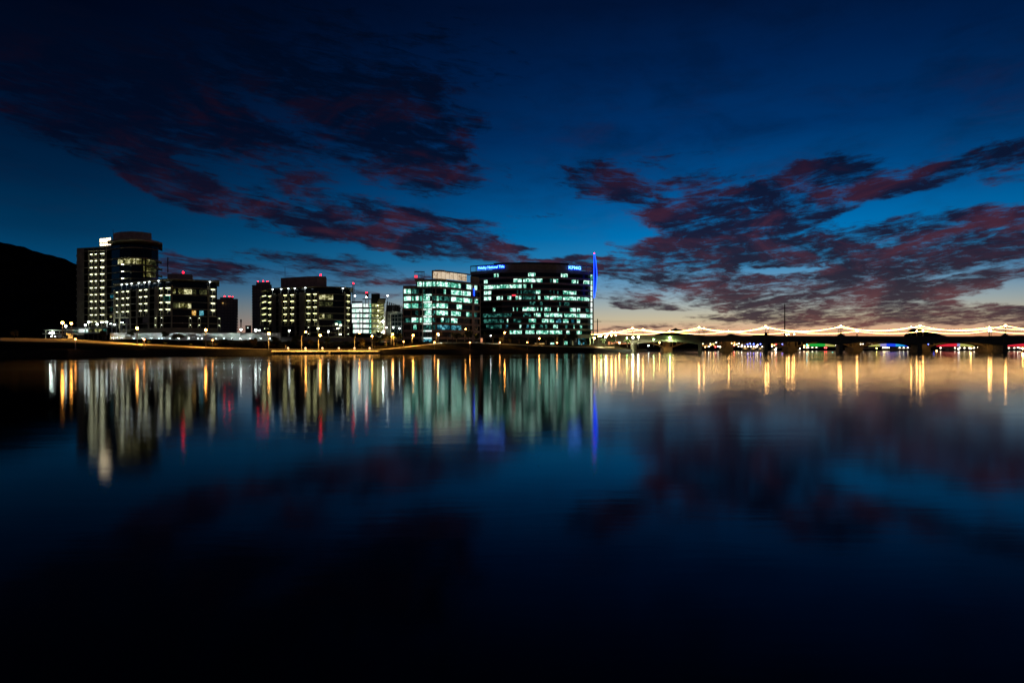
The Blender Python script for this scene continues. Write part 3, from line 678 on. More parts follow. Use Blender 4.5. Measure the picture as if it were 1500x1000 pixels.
# ---- parking garage with stair tower
b = Bld('parking_garage', 'six-level parking garage with bright white open decks and pale yellow stair tower', [(512,432),(544,428),(546,428),(565,428)])
zg = lambda y: Z(y, 430)
lv = [444.4, 451.9, 459.4, 466.9, 474.6, 482.2]
b.part('core', M['dark'], 513, 544, b.base, zg(444), 6, 34)
for i, y in enumerate(lv):
    b.part('deck_opening', M['garage'], 515.6 if i < 4 else 517, 530.6, zg(y + 5.4), zg(y), 1.2, 1.4); b.part('deck_opening', M['garage'], 532.2, 540, zg(y + 5.6), zg(y + .6), 1.2, 1.4)
    b.part('deck', M['dark'], 515, 541.5, zg(y + 7.6), zg(y + 5.5), -.3, 8)
    b.part('stair_window', M['office'], 541.4, 543.8, zg(y + 6), zg(y + .4), .5, .8)
    b.part('landing_glow', M['stair_light'], 544, 552, zg(y + 5.2), zg(y + 1.0), .3, .5); b.part('landing_slab', M['concrete'], 543.8, 553, zg(y + 7.2), zg(y + 5.4), -.4, 2)
    f = MB(); Ya = 427
    if i < 6: f.hexa([P(554, y+7, Ya), P(561.5, y+3.2, Ya), P(561.5, y+3.2, Ya)+Vector((0,2,0)), P(554, y+7, Ya)+Vector((0,2,0)), P(554, y+5.6, Ya), P(561.5, y+1.8, Ya), P(561.5, y+1.8, Ya)+Vector((0,2,0)), P(554, y+5.6, Ya)+Vector((0,2,0))])
    f.build('stair_flight', M['cream'], b.o)
    b.part('landing_glow', M['stair_light'], 554, 562, zg(y + 7), zg(y + 1.2), 2.4, 2.6)
    g = MB(); c = P(553.2 + (i % 2), y + 3, 426); g.box(c.x-.35,c.x+.35,c.y-.3,c.y+.1,c.z-.3,c.z+.3); g.build('wall_lamp', M['balcony_lamp_y'], b.o)
    g = MB(); c = P(561.2, y + 4, 426); g.box(c.x-.4,c.x+.4,c.y-.3,c.y+.1,c.z-.4,c.z+.4)
    if i in (3, 5): g.build('wall_lamp', M['flood'], b.o)
for px in (526.6, 531): b.part('column', M['dark'], px, px + 1.1, b.base, zg(444 if px > 530 else 455), -.5, 1)
for px in (553, 561.9): b.part('column', M['cream'], px, px + 1.0, b.base, zg(441), 0, 1)
b.part('core', M['tan'], 544, 563, b.base, zg(444), 2.7, 16); b.part('stair_head', M['cream'], 554.5, 564.5, zg(443.8), zg(438.4), .5, 8)
b.part('stair_head_roof', M['dark'], 554, 565.4, zg(438.4), zg(437.2), -.3, 8.4)
for px in (535, 539, 543.4): b.part('roof_post', M['cream'], px, px + .8, zg(449), zg(438.5), -.4, .2)
b.part('roof_beam', M['tan'], 531, 544.5, zg(438.7), zg(437.6), -.6, 1); b.part('lift_tower', M['dark'], 543.6, 556.4, zg(444), zg(429.6), 4, 14)
b.part('top_railing', M['grey'], 515, 531, zg(443.2), zg(441.2), -.3, 0)
for px, py in ((520,433.4),(536.5,435.2)):
    g = MB(); c = P(px, py, 433); g.ball(c, .5); l = g.build('lamp', M['white_lamp'], b.o); MB().tube([c-Vector((0,0,4)), c-Vector((0,0,.4))], .1, 4).build('lamp_post', M['metal'], l)
# ---- unfinished concrete building
b = Bld('unfinished_building', 'unfinished building with leaning roof columns and cream corner piers, right of the garage', [(564,440),(591,436)])
zg = lambda y: Z(y, 438)
b.part('core', M['glass_teal'], 565, 590.5, b.base, zg(460), 2, 24)
b.part('roof_slab', M['concrete'], 564.6, 582, zg(460.4), zg(456), -.5, 20); b.part('roof_slab', M['grey'], 582, 590.5, zg(459.4), zg(456.6), 0, 20)
for p0, p1 in ((564.6, 566), (567.2, 569.4), (570.6, 572.8)): b.part('column', M['cream'], p0, p1, b.base, zg(460.4), -.3, 1.5)
for px in (574, 578, 582.5, 588): b.part('mullion', M['grey'], px, px + .5, b.base, zg(460), 1.2, 1.9)
for y in (465, 471, 477.3): b.part('floor_edge', M['grey'], 573, 590.5, zg(y) - .15, zg(y) + .15, 1.0, 1.95)
for i, px in enumerate((566, 569.2, 572, 574.8, 577.4, 580, 582.8, 586.3, 589)):
    Y_ = 444; g = MB(); g.tube([P(px, 456.2, Y_), P(px + 1.6, 441.5 + i * .9, Y_)], .4, 4); g.build('roof_column', M['white'] if i in (3, 7, 8) else M['grey'], b.o)
b.part('roof_fins', M['dark'], 565.4, 586, zg(456), zg(445.5), 8, 9)
for px, py in ((567.8,433),(576,479.6),(585.4,481),(566,479.5)):
    g = MB(); g.ball(P(px, py, 434), .45); g.build('lamp', M['white_lamp'], b.o)
MB().tube([P(567.8, 456, 440), P(567.8, 433.5, 440)], .1, 4).build('lamp_post', M['metal'], b.o)

# ---- tower crane
cr = thing('tower_crane', 'slim tower crane with red lamps above the parking garage', 'crane', P(517.5, 445, 470))
def lattice(a, b_, w, n, name, parent, m):
    g = MB(); a = Vector(a); b_ = Vector(b_); d = (b_ - a).normalized(); s_ = d.cross(Vector((0,1,0))).normalized() * w
    U = Vector((0, w, 0)); cs = [s_+U, s_-U, -s_-U, -s_+U]
    for c in cs: g.tube([a + c, b_ + c], .09, 4)
    for i in range(n):
        p, q = a + (b_ - a) * (i / n), a + (b_ - a) * ((i+1) / n)
        for k in range(4): g.tube([p + cs[k], q + cs[(k+1) % 4]], .06, 3, False)
    return g.build(name, m, parent)
M['crane'] = surf('crane_steel', (.16,.06,.05), .6, .1, 1)
lattice(P(517.5,445,470), P(517.5,418,470), .55, 9, 'mast', cr, M['crane']); lattice(P(502.5,428.6,470), P(541,429.6,470), .4, 16, 'jib', cr, M['crane'])
lattice(P(517.5,418,470), P(517.5,415.5,470), .3, 2, 'mast_head', cr, M['crane'])
MB().pbox(535.8, 539.3, 430, 435, 470, 1.5).build('counterweight', M['dark'], cr)
for px, py in ((517.5,415.2),(537,428.2)): MB().ball(P(px,py,469), .45).build('beacon', M['red'], cr)

# ---- low walls and kiosk at the left
w = tag(MB().pbox(161, 183.6, 487.2, 497.5, 292, .5).build('garden_wall', M['white']), 'brightly lit white wall panel below the tallest tower', 'wall')
g = MB()
for a, d in ((184, 410),):
    n = 24
    for i in range(n):
        p0, p1 = a + (d - a) * i / n, a + (d - a) * (i + 1) / n; Ya, Yb = 292 + (p0 - 184) * .08, 292 + (p1 - 184) * .08
        g.hexa([P(p0,499,Ya), P(p1,499,Yb), P(p1,499,Yb)+Vector((0,.5,0)), P(p0,499,Ya)+Vector((0,.5,0)), P(p0,487.3,Ya), P(p1,487.3+.0*i,Yb), P(p1,487.3,Yb)+Vector((0,.5,0)), P(p0,487.3,Ya)+Vector((0,.5,0))])
tag(g.build('garden_wall', M['white']), 'long grey-white retaining wall lit from below, under the mid-rise apartment blocks', 'wall')
g = MB()
for i in range(16):
    p0, p1 = 412 + i * 11, 423 + i * 11; Ya, Yb = 330 + i * 2, 332 + i * 2
    g.hexa([P(p0,500,Ya), P(p1,500,Yb), P(p1,500,Yb)+Vector((0,.5,0)), P(p0,500,Ya)+Vector((0,.5,0)), P(p0,494,Ya), P(p1,494,Yb), P(p1,494,Yb)+Vector((0,.5,0)), P(p0,494,Ya)+Vector((0,.5,0))])
tag(g.build('garden_wall', M['grey']), 'low grey terrace wall behind the shrubs, below the parking garage', 'wall')
k = thing('carport', 'flat-roofed two-tier carport with white strip light left of the tallest tower', 'carport', P(80, 495, 300))
MB().pbox(64, 97, 482.9, 483.7, 300, 12).build('roof', M['concrete'], k); MB().pbox(62, 97, 488, 489.2, 300, 12).build('floor_slab', M['concrete'], k)
for px in (66, 76, 86, 96): MB().pbox(px, px + .6, 483.7, 496, 300, .4, .2).build('post', M['concrete'], k)
MB().pbox(72.5, 78, 487, 488, 299.5, .3).build('strip_light', M['flood'], k)
k = thing('kiosk', 'small grey kiosk with pale front behind the two parked cars on the left', 'kiosk', P(89, 495.5, 280))
MB().pbox(81.5, 97, 489.4, 496.5, 280, 4).build('wall', M['white'], k); MB().pbox(80.8, 97.6, 488.4, 489.4, 280, 5, -.5).build('roof', M['concrete'], k)
MB().pbox(92.5, 95.5, 490.6, 495, 280, .05, -.06).build('door', M['grey'], k)
# flood lamps along the wall foot
for i, px in enumerate((165,171,178,196,208,222,232.5,237.5,249,262,276,290,296,316,328,340,352,366,382,395)):
    Y_ = 291 + max(0, px - 184) * .08 - 2.2; c = P(px, 495.3 if px < 184 else 495.8, Y_)
    fl = ['at the left end of the bright white wall panel','under the middle of the bright white wall panel','at the right end of the bright white wall panel','left of the tall orange lamp','just right of the tall orange lamp','between the tall orange lamp and the bright pair','left one of the bright pair','right one of the bright pair','just left of the wide dark tree','behind the wide dark tree','just right of the wide dark tree','left of the tall starry lamp','close left of the tall starry lamp','close right of the tall starry lamp','right of the tall starry lamp','below the left distant high-rise','left of the white lamp between the high-rises','below the pale lamp cluster','at the shrubs left of the bright ledge','at the right end of the wall'][i]
    t = thing('flood_lamp', 'floodlight at the garden wall foot, ' + fl, 'lamp', (c.x, c.y, c.z - .9), 'floodlights along the garden wall')
    MB().tube([c - Vector((0,0,.9)), c - Vector((0,0,.2))], .08, 4).build('stake', M['darkmetal'], t)
    MB().box(c.x-.35, c.x+.35, c.y-.1, c.y+.25, c.z-.2, c.z+.1).build('housing', M['darkmetal'], t)
    MB().quad((c.x-.3,c.y+.2,c.z+.12),(c.x+.3,c.y+.2,c.z+.12),(c.x+.3,c.y-.1,c.z+.14),(c.x-.3,c.y-.1,c.z+.14)).build('lens', M['flood'], t)
# ------------------------------------------------------------------ the bridges
class Line:      # a straight bridge axis, addressed by photo column
    def __init__(s, a, b): s.a, s.b = Vector(a), Vector(b); s.d = (s.b - s.a).normalized()
    def at(s, px, off=0.0, z=0.0):
        u = (px - 750) / F; d = s.b - s.a
        t = (u * s.a.y - s.a.x) / (d.x - u * d.y)
        p = s.a + d * t; n = Vector((.32, 1)) * off
        return Vector((p.x + n.x, p.y + n.y, z))
LN = Line((X(862,525), 525), (X(1640,424), 424))
def dz_(px): return Z(lerp_tab([(862,490.6),(1030,491.4),(1232,492.0),(1500,492.7),(1640,493)], px), LN.at(px).y)
def extr(g, pts_lo, pts_hi, off0, off1, line):
    """solid between a lower and an upper edge (lists of (px, z)), from off0 to off1 across the bridge"""
    i = len(g.v); n = len(pts_lo)
    for (p, z0), (_, z1) in zip(pts_lo, pts_hi):
        a, b_ = line.at(p, off0), line.at(p, off1)
        g.v += [(a.x,a.y,z0),(a.x,a.y,z1),(b_.x,b_.y,z1),(b_.x,b_.y,z0)]
    for k in range(n-1):
        a = i + 4*k
        for u, w in ((0,1),(1,2),(2,3),(3,0)): g.f.append((a+u, a+w, a+4+w, a+4+u))
    g.f.append((i,i+3,i+2,i+1)); e = i+4*(n-1); g.f.append((e,e+1,e+2,e+3)); return g
PI1 = [(926, 2.2), (1025, 2.4), (1122, 2.4), (1232, 2.4), (1347, 3.0), (1472, 3.2), (1612, 3.2)]
br = thing('road_bridge', 'long low concrete road bridge with shallow arched spans crossing the water on the right', 'bridge', LN.at(862))
BW = 16
edges = [862] + [p for p, _ in PI1]
for a, c in zip(edges, edges[1:]):
    lo, hi = [], []
    n = 16
    for i in range(n + 1):
        p = a + (c - a) * i / n; u = abs(2 * i / n - 1); zt = dz_(p)
        dep = 2.9 + 2.0 * u ** 2.2 + (.8 if a < 1000 else 0)
        lo.append((p, zt - 1.0 - dep)); hi.append((p, zt - 1.0))
    extr(MB(), lo, hi, 0, BW, LN).build('arch_span', M['bridge'], br)
    extr(MB(), [(p, z + .003) for p, z in hi], [(p, z + 1.0) for p, z in hi], -.35, .1, LN).build('parapet', M['bridge'], br)
    extr(MB(), [(p, z + .003) for p, z in hi], [(p, z + .9) for p, z in hi], BW - .2, BW + .2, LN).build('parapet', M['bridge'], br)
for p, w in PI1:
    c = LN.at(p); ww = w / F * c.y * 1.25 / 2 * 1.4; d = LN.d
    g = MB(); zt = dz_(p) - 3.6
    def blk(off0, off1, h, z0, z1):
        A = LN.at(p, off0); B = LN.at(p, off1)
        lo = [A - d.to_3d()*h, A + d.to_3d()*h, B + d.to_3d()*h, B - d.to_3d()*h]
        g.hexa([(q.x,q.y,z0) for q in lo] + [(q.x,q.y,z1) for q in lo])
    blk(-.6, BW + .6, ww, -1.5, zt); blk(-1.2, BW + 1.2, ww * 1.45, -1.5, .9); blk(-.9, -.02, ww * .8, zt, dz_(p) + .1)
    g.build('pier', M['bridge'], br)
    if p in (1122, 1232, 1472):
        g = MB(); 
        if p == 1122: blk(-1.0, -.3, 1.0, dz_(p) + .1, dz_(p) + 2.4)
        else:
            A = LN.at(p, -.5); h = dz_(p) + .1
            blk(-1.0, .3, 2.3, h, h + .7); blk(-.9, .2, 1.4, h + .7, h + 1.3); blk(-.7, 0, .6, h + 1.3, h + 2.0)
        g.build('pier_cap', M['bridge'], br)
# abutment at the left end
g = MB(); extr(g, [(858, 2), (885, 2)], [(858, dz_(862) - 1), (885, dz_(885) - 4.2)], -.4, BW + .4, LN); g.build('abutment', M['bridge'], br)
# older bridge behind it, open arches
L2 = Line(tuple((LN.at(850, 40)).xy), tuple((LN.at(1640, 36)).xy))
PI2 = [880, 978.5, 1067, 1161, 1256, 1355, 1452, 1560]
b2 = thing('old_road_bridge', 'older open-arched concrete bridge seen through and behind the nearer road bridge', 'bridge', L2.at(880))
for a, c in zip(PI2, PI2[1:]):
    lo, hi = [], []
    for i in range(15):
        p = a + (c - a) * i / 14; u = abs(2 * i / 14 - 1); Yp = L2.at(p).y
        yy = 499.3 + 10.2 * u ** 1.9; lo.append((p, Z(yy + 1.5, Yp))); hi.append((p, Z(yy, Yp)))
    g = extr(MB(), lo, hi, 0, 1.6, L2); extr(g, lo, hi, 9, 10.6, L2); g.build('arch_rib', M['bridge_old'], b2)
    g = MB()
    for i in range(1, 14):
        if 3 < i < 11: continue
        p, z = hi[i]; A = L2.at(p, .8); g.box(A.x-.35, A.x+.35, A.y-.35, A.y+.35, z - .3, Z(497.5, A.y))
    g.build('spandrel_column', M['bridge_old'], b2)
    extr(MB(), [(a, Z(498, L2.at(a).y)), (c, Z(498, L2.at(c).y))], [(a, Z(493.6, L2.at(a).y)), (c, Z(493.6, L2.at(c).y))], -.5, 12, L2).build('deck', M['bridge_old'], b2)
for p in PI2:
    A = L2.at(p); s_ = A.y / F
    g = MB(); g.box(A.x - 1.9, A.x + 1.9, A.y - .3, A.y + 11, 1.5, Z(497.9, A.y)); g.box(A.x - 3.4, A.x + 3.4, A.y - 1, A.y + 12, -1.5, Z(508.6, A.y)); g.build('pier', M['bridge_old'], b2)

# lamps and light strings on both bridges
def bridge_lamp(px, y, line, off, zbase, label, grp, r=.55, small=False):
    A = line.at(px, off); zt = Z(y, A.y)
    t = thing('bridge_lamp', label, 'street lamp', (A.x, A.y, zbase), grp)
    MB().tube([(A.x,A.y,zbase),(A.x,A.y,zt - r)], [.22,.13], 6).build('pole', M['darkmetal'], t)
    g = MB(); g.ball((A.x, A.y, zt), r, 8, 6); g.build('globe', M['bridge_lamp'], t)
    g = MB(); g.tube([(A.x-.9,A.y,zt-1.3),(A.x+.9,A.y,zt-1.3)], .07, 4); g.build('cross_arm', M['darkmetal'], t)
    return Vector((A.x, A.y, zt))
def string(label, pts, sag_rows, m, r):
    t = thing('light_string', label, 'light string', pts[0])
    for (a, b_), sr in zip(zip(pts, pts[1:]), sag_rows):
        mid = (a + b_) / 2; zm = Z(sr, mid.y); sag = (a.z + b_.z) / 2 - zm; q = []
        for i in range(17): u = i / 16; c = a + (b_ - a) * u; q.append(Vector((c.x, c.y, c.z - 4 * sag * u * (1 - u))))
        MB().tube(q, r, 5).build('strand', m, t)
    return t
front = [(862,490,488),(926.5,480.9,486.6),(1024,479.5,486.4),(1121.5,478.2,485.8),(1231.7,477.4,484.8),(1347.8,477,484.4),(1473,476.8,484),(1612,475,484)]
rear = [(862,489,487.6),(938,482.3,486.2),(1030,481,485.2),(1127,480.2,484.9),(1234,479.2,484),(1344,479.2,483.4),(1463,479.3,483),(1596,478.6,484)]
far = [(862,489.3,489.2),(895,486.2,489.6),(980.5,485.2,489.2),(1067.5,485.2,489.6),(1161,485.4,488.8),(1256,484.8,488.7),(1354,484.6,488.6),(1451,484.4,488.4),(1560,484.4,488.4)]
NM = ['near the left bank', 'over the second pier from the left', 'over the dark square pilaster', 'over the mid-river pier cap', 'beside the dark hill', 'over the far-right pier cap', 'beyond the right edge']
def row(tab, line, off, zb, lab, grp, m, r, lr):
    pts = []
    for i, (px, y, s_) in enumerate(tab):
        if i == 0: pts.append(Vector((line.at(px, off).x, line.at(px, off).y, Z(y, line.at(px, off).y)))); continue
        pts.append(bridge_lamp(px, y, line, off, zb(px), lab + (NM[min(i - 1, 6)] if grp != 'old' else ['at the left end of the bridges','above the first V-shaped pier','half-way to the tall mast','below and right of the tall mast','right of mid-river, between two pier caps','in front of the dark hill','left of the far-right pier cap','beyond the right edge'][i-1]), 'string light posts on the bridges', lr))
    string({'f': 'bright warm string lights along the near side of the road bridge', 'r': 'warm string lights along the far side of the road bridge', 'o': 'lower row of warm string lights on the older bridge behind'}[m], pts, [t[2] for t in tab], M['string'] if m != 'o' else M['string2'], r)
row(front, LN, 0, lambda p: dz_(p) - .9, 'tall globe lamp, near side of the road bridge, ', 'n', 'f', .085, .6)
row(rear, LN, BW, lambda p: dz_(p) - .9, 'globe lamp, far side of the road bridge, ', 'r', 'r', .07, .52)
row(far, L2, 3, lambda p: Z(493.5, L2.at(p).y), 'lower lamp on the older bridge, ', 'old', 'o', .1, .56)
for i, (px, y) in enumerate(((899,486.6),(984.5,485.4),(1157,489.5),(1165,489.3),(1259.5,485.2),(1357,484.8),(1459,484.6),(1153.5,490),(1348,484.8))):
    bridge_lamp(px, y, L2, 9, Z(493.5, L2.at(px, 9).y), 'small lamp on the older bridge, ' + ['by the left abutment','above the first V-shaped pier','just left of the lamp cluster by the tall mast','right one of the cluster by the tall mast','right of mid-river','right of the dark hill peak','left of the far-right pier cap','leftmost of the cluster by the tall mast','in front of the dark hill peak'][i], 'string light posts on the bridges', .5)

# ------------------------------------------------------------------ lamps on the bank
def lamp(px, py, pb, Y, kind, label, r=.42, bend=0.0, reach=0.0):
    c = P(px + bend, py, Y - reach); base = P(px, pb, Y) if kind != 'g' else P(px, pb, Y)
    m = {'s': 'sodium', 'w': 'white_lamp', 'g': 'green_lamp', 'b': 'sodium_small', 'p': 'bridge_lamp', 'k': 'park_lamp'}[kind]
    grp = {'s': 'orange street lamps on the bank', 'w': 'white lamps on the bank', 'g': 'greenish park lamps by the bridge', 'b': 'small orange lamps on the sea wall', 'p': 'orange lamps by the bridge', 'k': 'white park lamps by the bridge'}[kind]
    t = thing('street_lamp', label, 'street lamp', base, grp)
    top = Vector((c.x, c.y, c.z + r * .6))
    if bend:
        q = [base + (Vector((base.x, base.y, c.z)) - base) * u for u in (0, .3, .6)]
        h = c.z - base.z; q += [Vector((base.x + (c.x - base.x) * f, base.y + (c.y - base.y) * f, base.z + h * u)) for f, u in ((.12,.8),(.38,.97),(.7,1.04),(1,1.03))]
        MB().tube(q, [.16,.14,.13,.11,.1,.09,.08], 6).build('pole', M['metal'], t)
    else: MB().tube([base, c + Vector((0,0,r*.2))], [.17,.09], 6).build('pole', M['metal'], t)
    h = MB(); h.prism([(c.x + r*1.3*math.cos(a), c.y + r*1.3*math.sin(a)) for a in [math.pi/3*i for i in range(6)]], c.z + r * .75, c.z + r * 1.0)
    hd = h.build('lamp_head', M['darkmetal'], t)
    MB().ball(c, r, 8, 6).build('bulb', M[m], hd)
    en = {'s': 11000, 'b': 500, 'w': 1600, 'g': 14000, 'p': 4000, 'k': 16000}[kind]; colr = {'s': (1,.5,.1), 'b': (1,.45,.15), 'w': (.85,1,.95), 'g': (.75,1,.5), 'p': (1,.55,.2), 'k': (1,1,.75)}[kind]
    ld = bpy.data.lights.new('lamp_light', 'SPOT'); ld.energy = en * (.16 if kind == 's' and px > 632 else .45 if kind == 's' and abs(px - 393) < 2 else 1); ld.color = colr; ld.spot_size = R(178 if kind in 'gk' else 158); ld.spot_blend = .15; ld.shadow_soft_size = .2
    lo = bpy.data.objects.new('lamp_light', ld); COL.objects.link(lo); lo.parent = hd; lo.location = c - base - Vector((0, 0, r + .15))
    return t
for a in [
 (-45,470,499,205,'s','tall orange street lamp just outside the left edge of the picture',.42),
 (91.5,472.5,498.5,222,'s','tall orange street lamp above the two parked cars at far left',.42),
 (201,480.5,504,232,'s','tall orange street lamp in front of the long garden wall',.42),
 (301.5,483.3,509,250,'s','tall orange starry street lamp in front of the right end of the left apartment block',.42),
 (393.4,488.3,513,252.5,'s','orange street lamp left of the curved lamp, where the bright ledge begins',.42,.5,3),
 (466.5,491,513.2,271,'s','bright orange street lamp between the curved lamp and the garage',.45,2.6,4),
 (545,491.8,512.6,293,'s','orange street lamp below the pale stair tower',.36),
 (573,489.4,505,315,'s','orange street lamp under the unfinished building',.4,2.2),
 (603.4,490.8,503,335,'s','orange street lamp at the left corner of the mid-rise office block',.42,1.8),
 (639,488.9,502.8,352,'s','orange street lamp in front of the glass stair corner of the office block',.42,2.4),
 (682,481.8,499,385,'s','small orange lamp high at the right end of the mid-rise office block',.3),
 (738,487,503,392,'s','lit white-orange lamp under the left end of the tall office block',.4,1.4),
 (790,495.6,505.5,424,'s','orange lamp below the middle of the tall office block',.45),
 (104.5,473.6,492,280,'s','reddish-orange lamp between the kiosk and the tallest tower',.42),
 (96.2,477.3,493,270,'w','white lamp beside the tall orange lamp at far left',.42),
 (125,475.8,487,300,'w','white lamp left of the tallest tower entrance, lower one',.4),
 (129.8,471.8,487,306,'w','white cone-shaped lamp at the tallest tower entrance, upper one',.42),
 (142.3,474.8,487,306,'w','white lamp right of the tallest tower entrance lamps',.42),
 (353,482.6,492,300,'w','white lamp between the two distant high-rises',.42),
 (374.6,483.4,490,320,'w','pale lamp below the second distant high-rise',.6),
 (380,483.6,490,322,'w','small pale lamp just right of the bigger pale lamp below the second high-rise',.3),
 (423.8,484,492,318,'w','white lamp at the foot of the right apartment block, left one',.42),
 (481,485.4,497,318,'w','white lamp at the foot of the right apartment block, right one',.42),
 (642.4,490.5,501,360,'w','white lamp in front of the dark lobby of the mid-rise office block',.34),
 (719,491.6,498,400,'w','white lamp at the left foot of the tall office block',.36),
 (591.2,500.3,510.8,322,'b','small orange lamp on the slope where the path climbs, below the unfinished building',.3),
 (110.5,496.6,511.8,185,'b','small orange lamp on the sea wall at far left',.24),
 (211.2,497,511.8,208,'b','small orange lamp on the sea wall below the left apartment block',.25),
 (311.5,498,509,234,'b','small orange lamp on the bank right of the tall starry lamp',.22,),
 (636.4,501,512,330,'b','small orange lamp on the sea wall below the mid-rise office block',.34),
 (688.5,501.4,512,352,'b','small orange lamp on the sea wall where the two office blocks meet',.34),
 (732.3,501.4,512,372,'b','small orange lamp on the sea wall below the left end of the tall office block',.36),
 (772.4,501.2,511.8,388,'b','small orange lamp on the sea wall below the middle of the tall office block',.36),
 (816,501.8,511.8,398,'b','small orange lamp on the sea wall below the right half of the tall office block',.4),
 (870.5,495.1,506.5,440,'p','orange lamp just right of the tall office block',.6),
 (877,492.6,505,470,'p','dim orange lamp beside the left bridge abutment',.35),
 (889.5,491,500,480,'p','orange lamp cluster by the abutment, left one',.45),
 (895.5,491.3,500,480,'p','orange lamp cluster by the abutment, middle one',.45),
 (902,490.8,500,480,'p','orange lamp cluster by the abutment, right one',.45),
 (907.2,501.8,506,500,'p','low orange lamp under the first bridge span',.5),
 (880.5,491.8,504,460,'g','green park lamp next to the left bridge abutment',.5),
 (887.3,493,508,450,'k','bright white park lamp in front of the left bridge abutment',.62),
 (899.6,497.6,506,480,'k','white park lamp under the left end of the bridge',.45),
 (918.2,494.5,506,500,'g','pale green park lamp, left of the bright pair under the bridge',.45),
 (927,494.2,508,500,'k','bright yellowish white park lamp, left one of the pair under the first span',.7),
 (935,493.2,508,500,'k','bright white park lamp, right one of the pair under the first span',.65),
 (957.6,496.9,508,500,'g','small green park lamp under the second span',.45),
 (981.2,494.2,508.5,505,'g','bright green-white park lamp in front of the first V-shaped pier',.7),
 (950,506,509,560,'w','low white lamp at the water edge under the second span',.45),
 (966.2,501.7,508,540,'p','low warm lamp left of the first V-shaped pier',.35)]:
    lamp(*a)
lamp(441.5,486,513.2,266.5,'s','tall curved street lamp on the bright ledge',.34,6.5,4)
lamp(519.3,487,513.2,287,'s','curved street lamp at the foot of the parking garage',.36,7.2,4)

# promenade ledge with round bollard lamps, and the figure standing on it
g = MB(); n = 40
for i in range(n):
    p0, p1 = 399 + 156 * i / n, 399 + 156 * (i + 1) / n; Ya, Yb = colat(p0)[0] - 2.6, colat(p1)[0] - 2.6
    D_ = Vector((0,-1.8,0)); g.hexa([P(p0,514.9,Ya)+D_, P(p1,514.9,Yb)+D_, P(p1,514.9,Yb)+Vector((0,3,0)), P(p0,514.9,Ya)+Vector((0,3,0)), P(p0,513.2,Ya), P(p1,513.2,Yb), P(p1,513.2,Yb)+Vector((0,3,0)), P(p0,513.2,Ya)+Vector((0,3,0))])
led = thing('promenade', 'narrow pale promenade ledge glowing orange just above the water', 'promenade', P(399, 516, colat(399)[0]))
g.build('deck', M['ledge'], led)
g = MB()
for px in range(402, 556, 12): Ya = colat(px)[0] - 1.9; g.tube([P(px, 514.6, Ya), (X(px,Ya), Ya, -1)], .35, 6)
g.build('pile', M['stone'], led)
MB().pbox(478, 483, 515.2, 517, colat(480)[0] - 3.4, .8).build('landing_step', M['ledge'], led)
for i, px in enumerate((422, 447.5, 472.3, 496.4, 519.3, 541.5)):
    Ya = colat(px)[0] - 1.9; c = P(px, 509.8, Ya)
    t = thing('bollard_lamp', 'squat round-headed bollard lamp on the promenade ledge, ' + ['just left of the curved lamp','just right of the curved lamp','just right of the bright orange street lamp','with a round seat, left of the garage','at the foot of the second curved lamp','near the right end of the ledge'][i], 'bollard', P(px, 513.2, Ya), 'bollards on the promenade')
    MB().tube([P(px,513.2,Ya), P(px,510.6,Ya)], [.5,.3], 8).build('post', M['ledge'], t)
    MB().ball(c, .38, 8, 6).build('globe', glow('bollard_globe', (1,.6,.3), 2.5) if i == 0 else bpy.data.materials['bollard_globe'], t)
for i, px in enumerate((496.4, 514)):
    Ya = colat(px)[0] - 1.9
    t = thing('bench', 'curved pale bench on the promenade ledge, ' + ('around the bollard left of the garage' if i == 0 else 'left of the second curved lamp'), 'bench', P(px, 513.2, Ya), 'benches on the promenade')
    MB().pbox(px - 4, px + 4, 511.8, 512.2, Ya, .9, .2).build('seat', M['ledge'], t)
    for s_ in (-3.4, 2.8): MB().pbox(px + s_, px + s_ + .6, 512.2, 513.2, Ya, .8, .3).build('leg', M['ledge'], t)
def person(px, Y, yfoot, label, h=1.72):
    b0 = P(px, yfoot, Y); t = thing('person', label, 'person', b0)
    me = bpy.data.meshes.new('body'); k = h / 1.72
    V = [(0,0,.95),(0,0,1.2),(0,0,1.42),(0,0,1.5),(0,-.01,1.62),(-.1,0,.9),(-.11,-.02,.48),(-.11,0,.06),(-.11,-.14,.03),(.1,0,.9),(.12,.03,.48),(.12,.05,.06),(.12,-.09,.03),
         (-.2,0,1.4),(-.25,.02,1.12),(-.24,-.06,.88),(.2,0,1.4),(.25,.02,1.12),(.24,-.06,.88)]
    E = [(0,1),(1,2),(2,3),(3,4),(0,5),(5,6),(6,7),(7,8),(0,9),(9,10),(10,11),(11,12),(2,13),(13,14),(14,15),(2,16),(16,17),(17,18)]
    RR = [.15,.14,.15,.06,.1,.1,.07,.05,.04,.1,.07,.05,.04,.06,.045,.035,.06,.045,.035]
    me.from_pydata([tuple(c*k for c in v) for v in V], E, []); o = bpy.data.objects.new('body', me); COL.objects.link(o); o.parent = t
    sk = o.modifiers.new('skin', 'SKIN'); 
    for v, r in zip(me.skin_vertices[0].data, RR): v.radius = (r*k, r*k)
    me.skin_vertices[0].data[0].use_root = True
    o.modifiers.new('sub', 'SUBSURF').levels = 1; me.materials.append(M['cloth'])
    MB().ball((b0.x, b0.y - .01, b0.z + 1.66*k), .115*k, 8, 6, 1.15).build('head', M['skin'], t); return t
person(418.5, 262, 512.0, 'person standing on the path behind the bright promenade ledge')

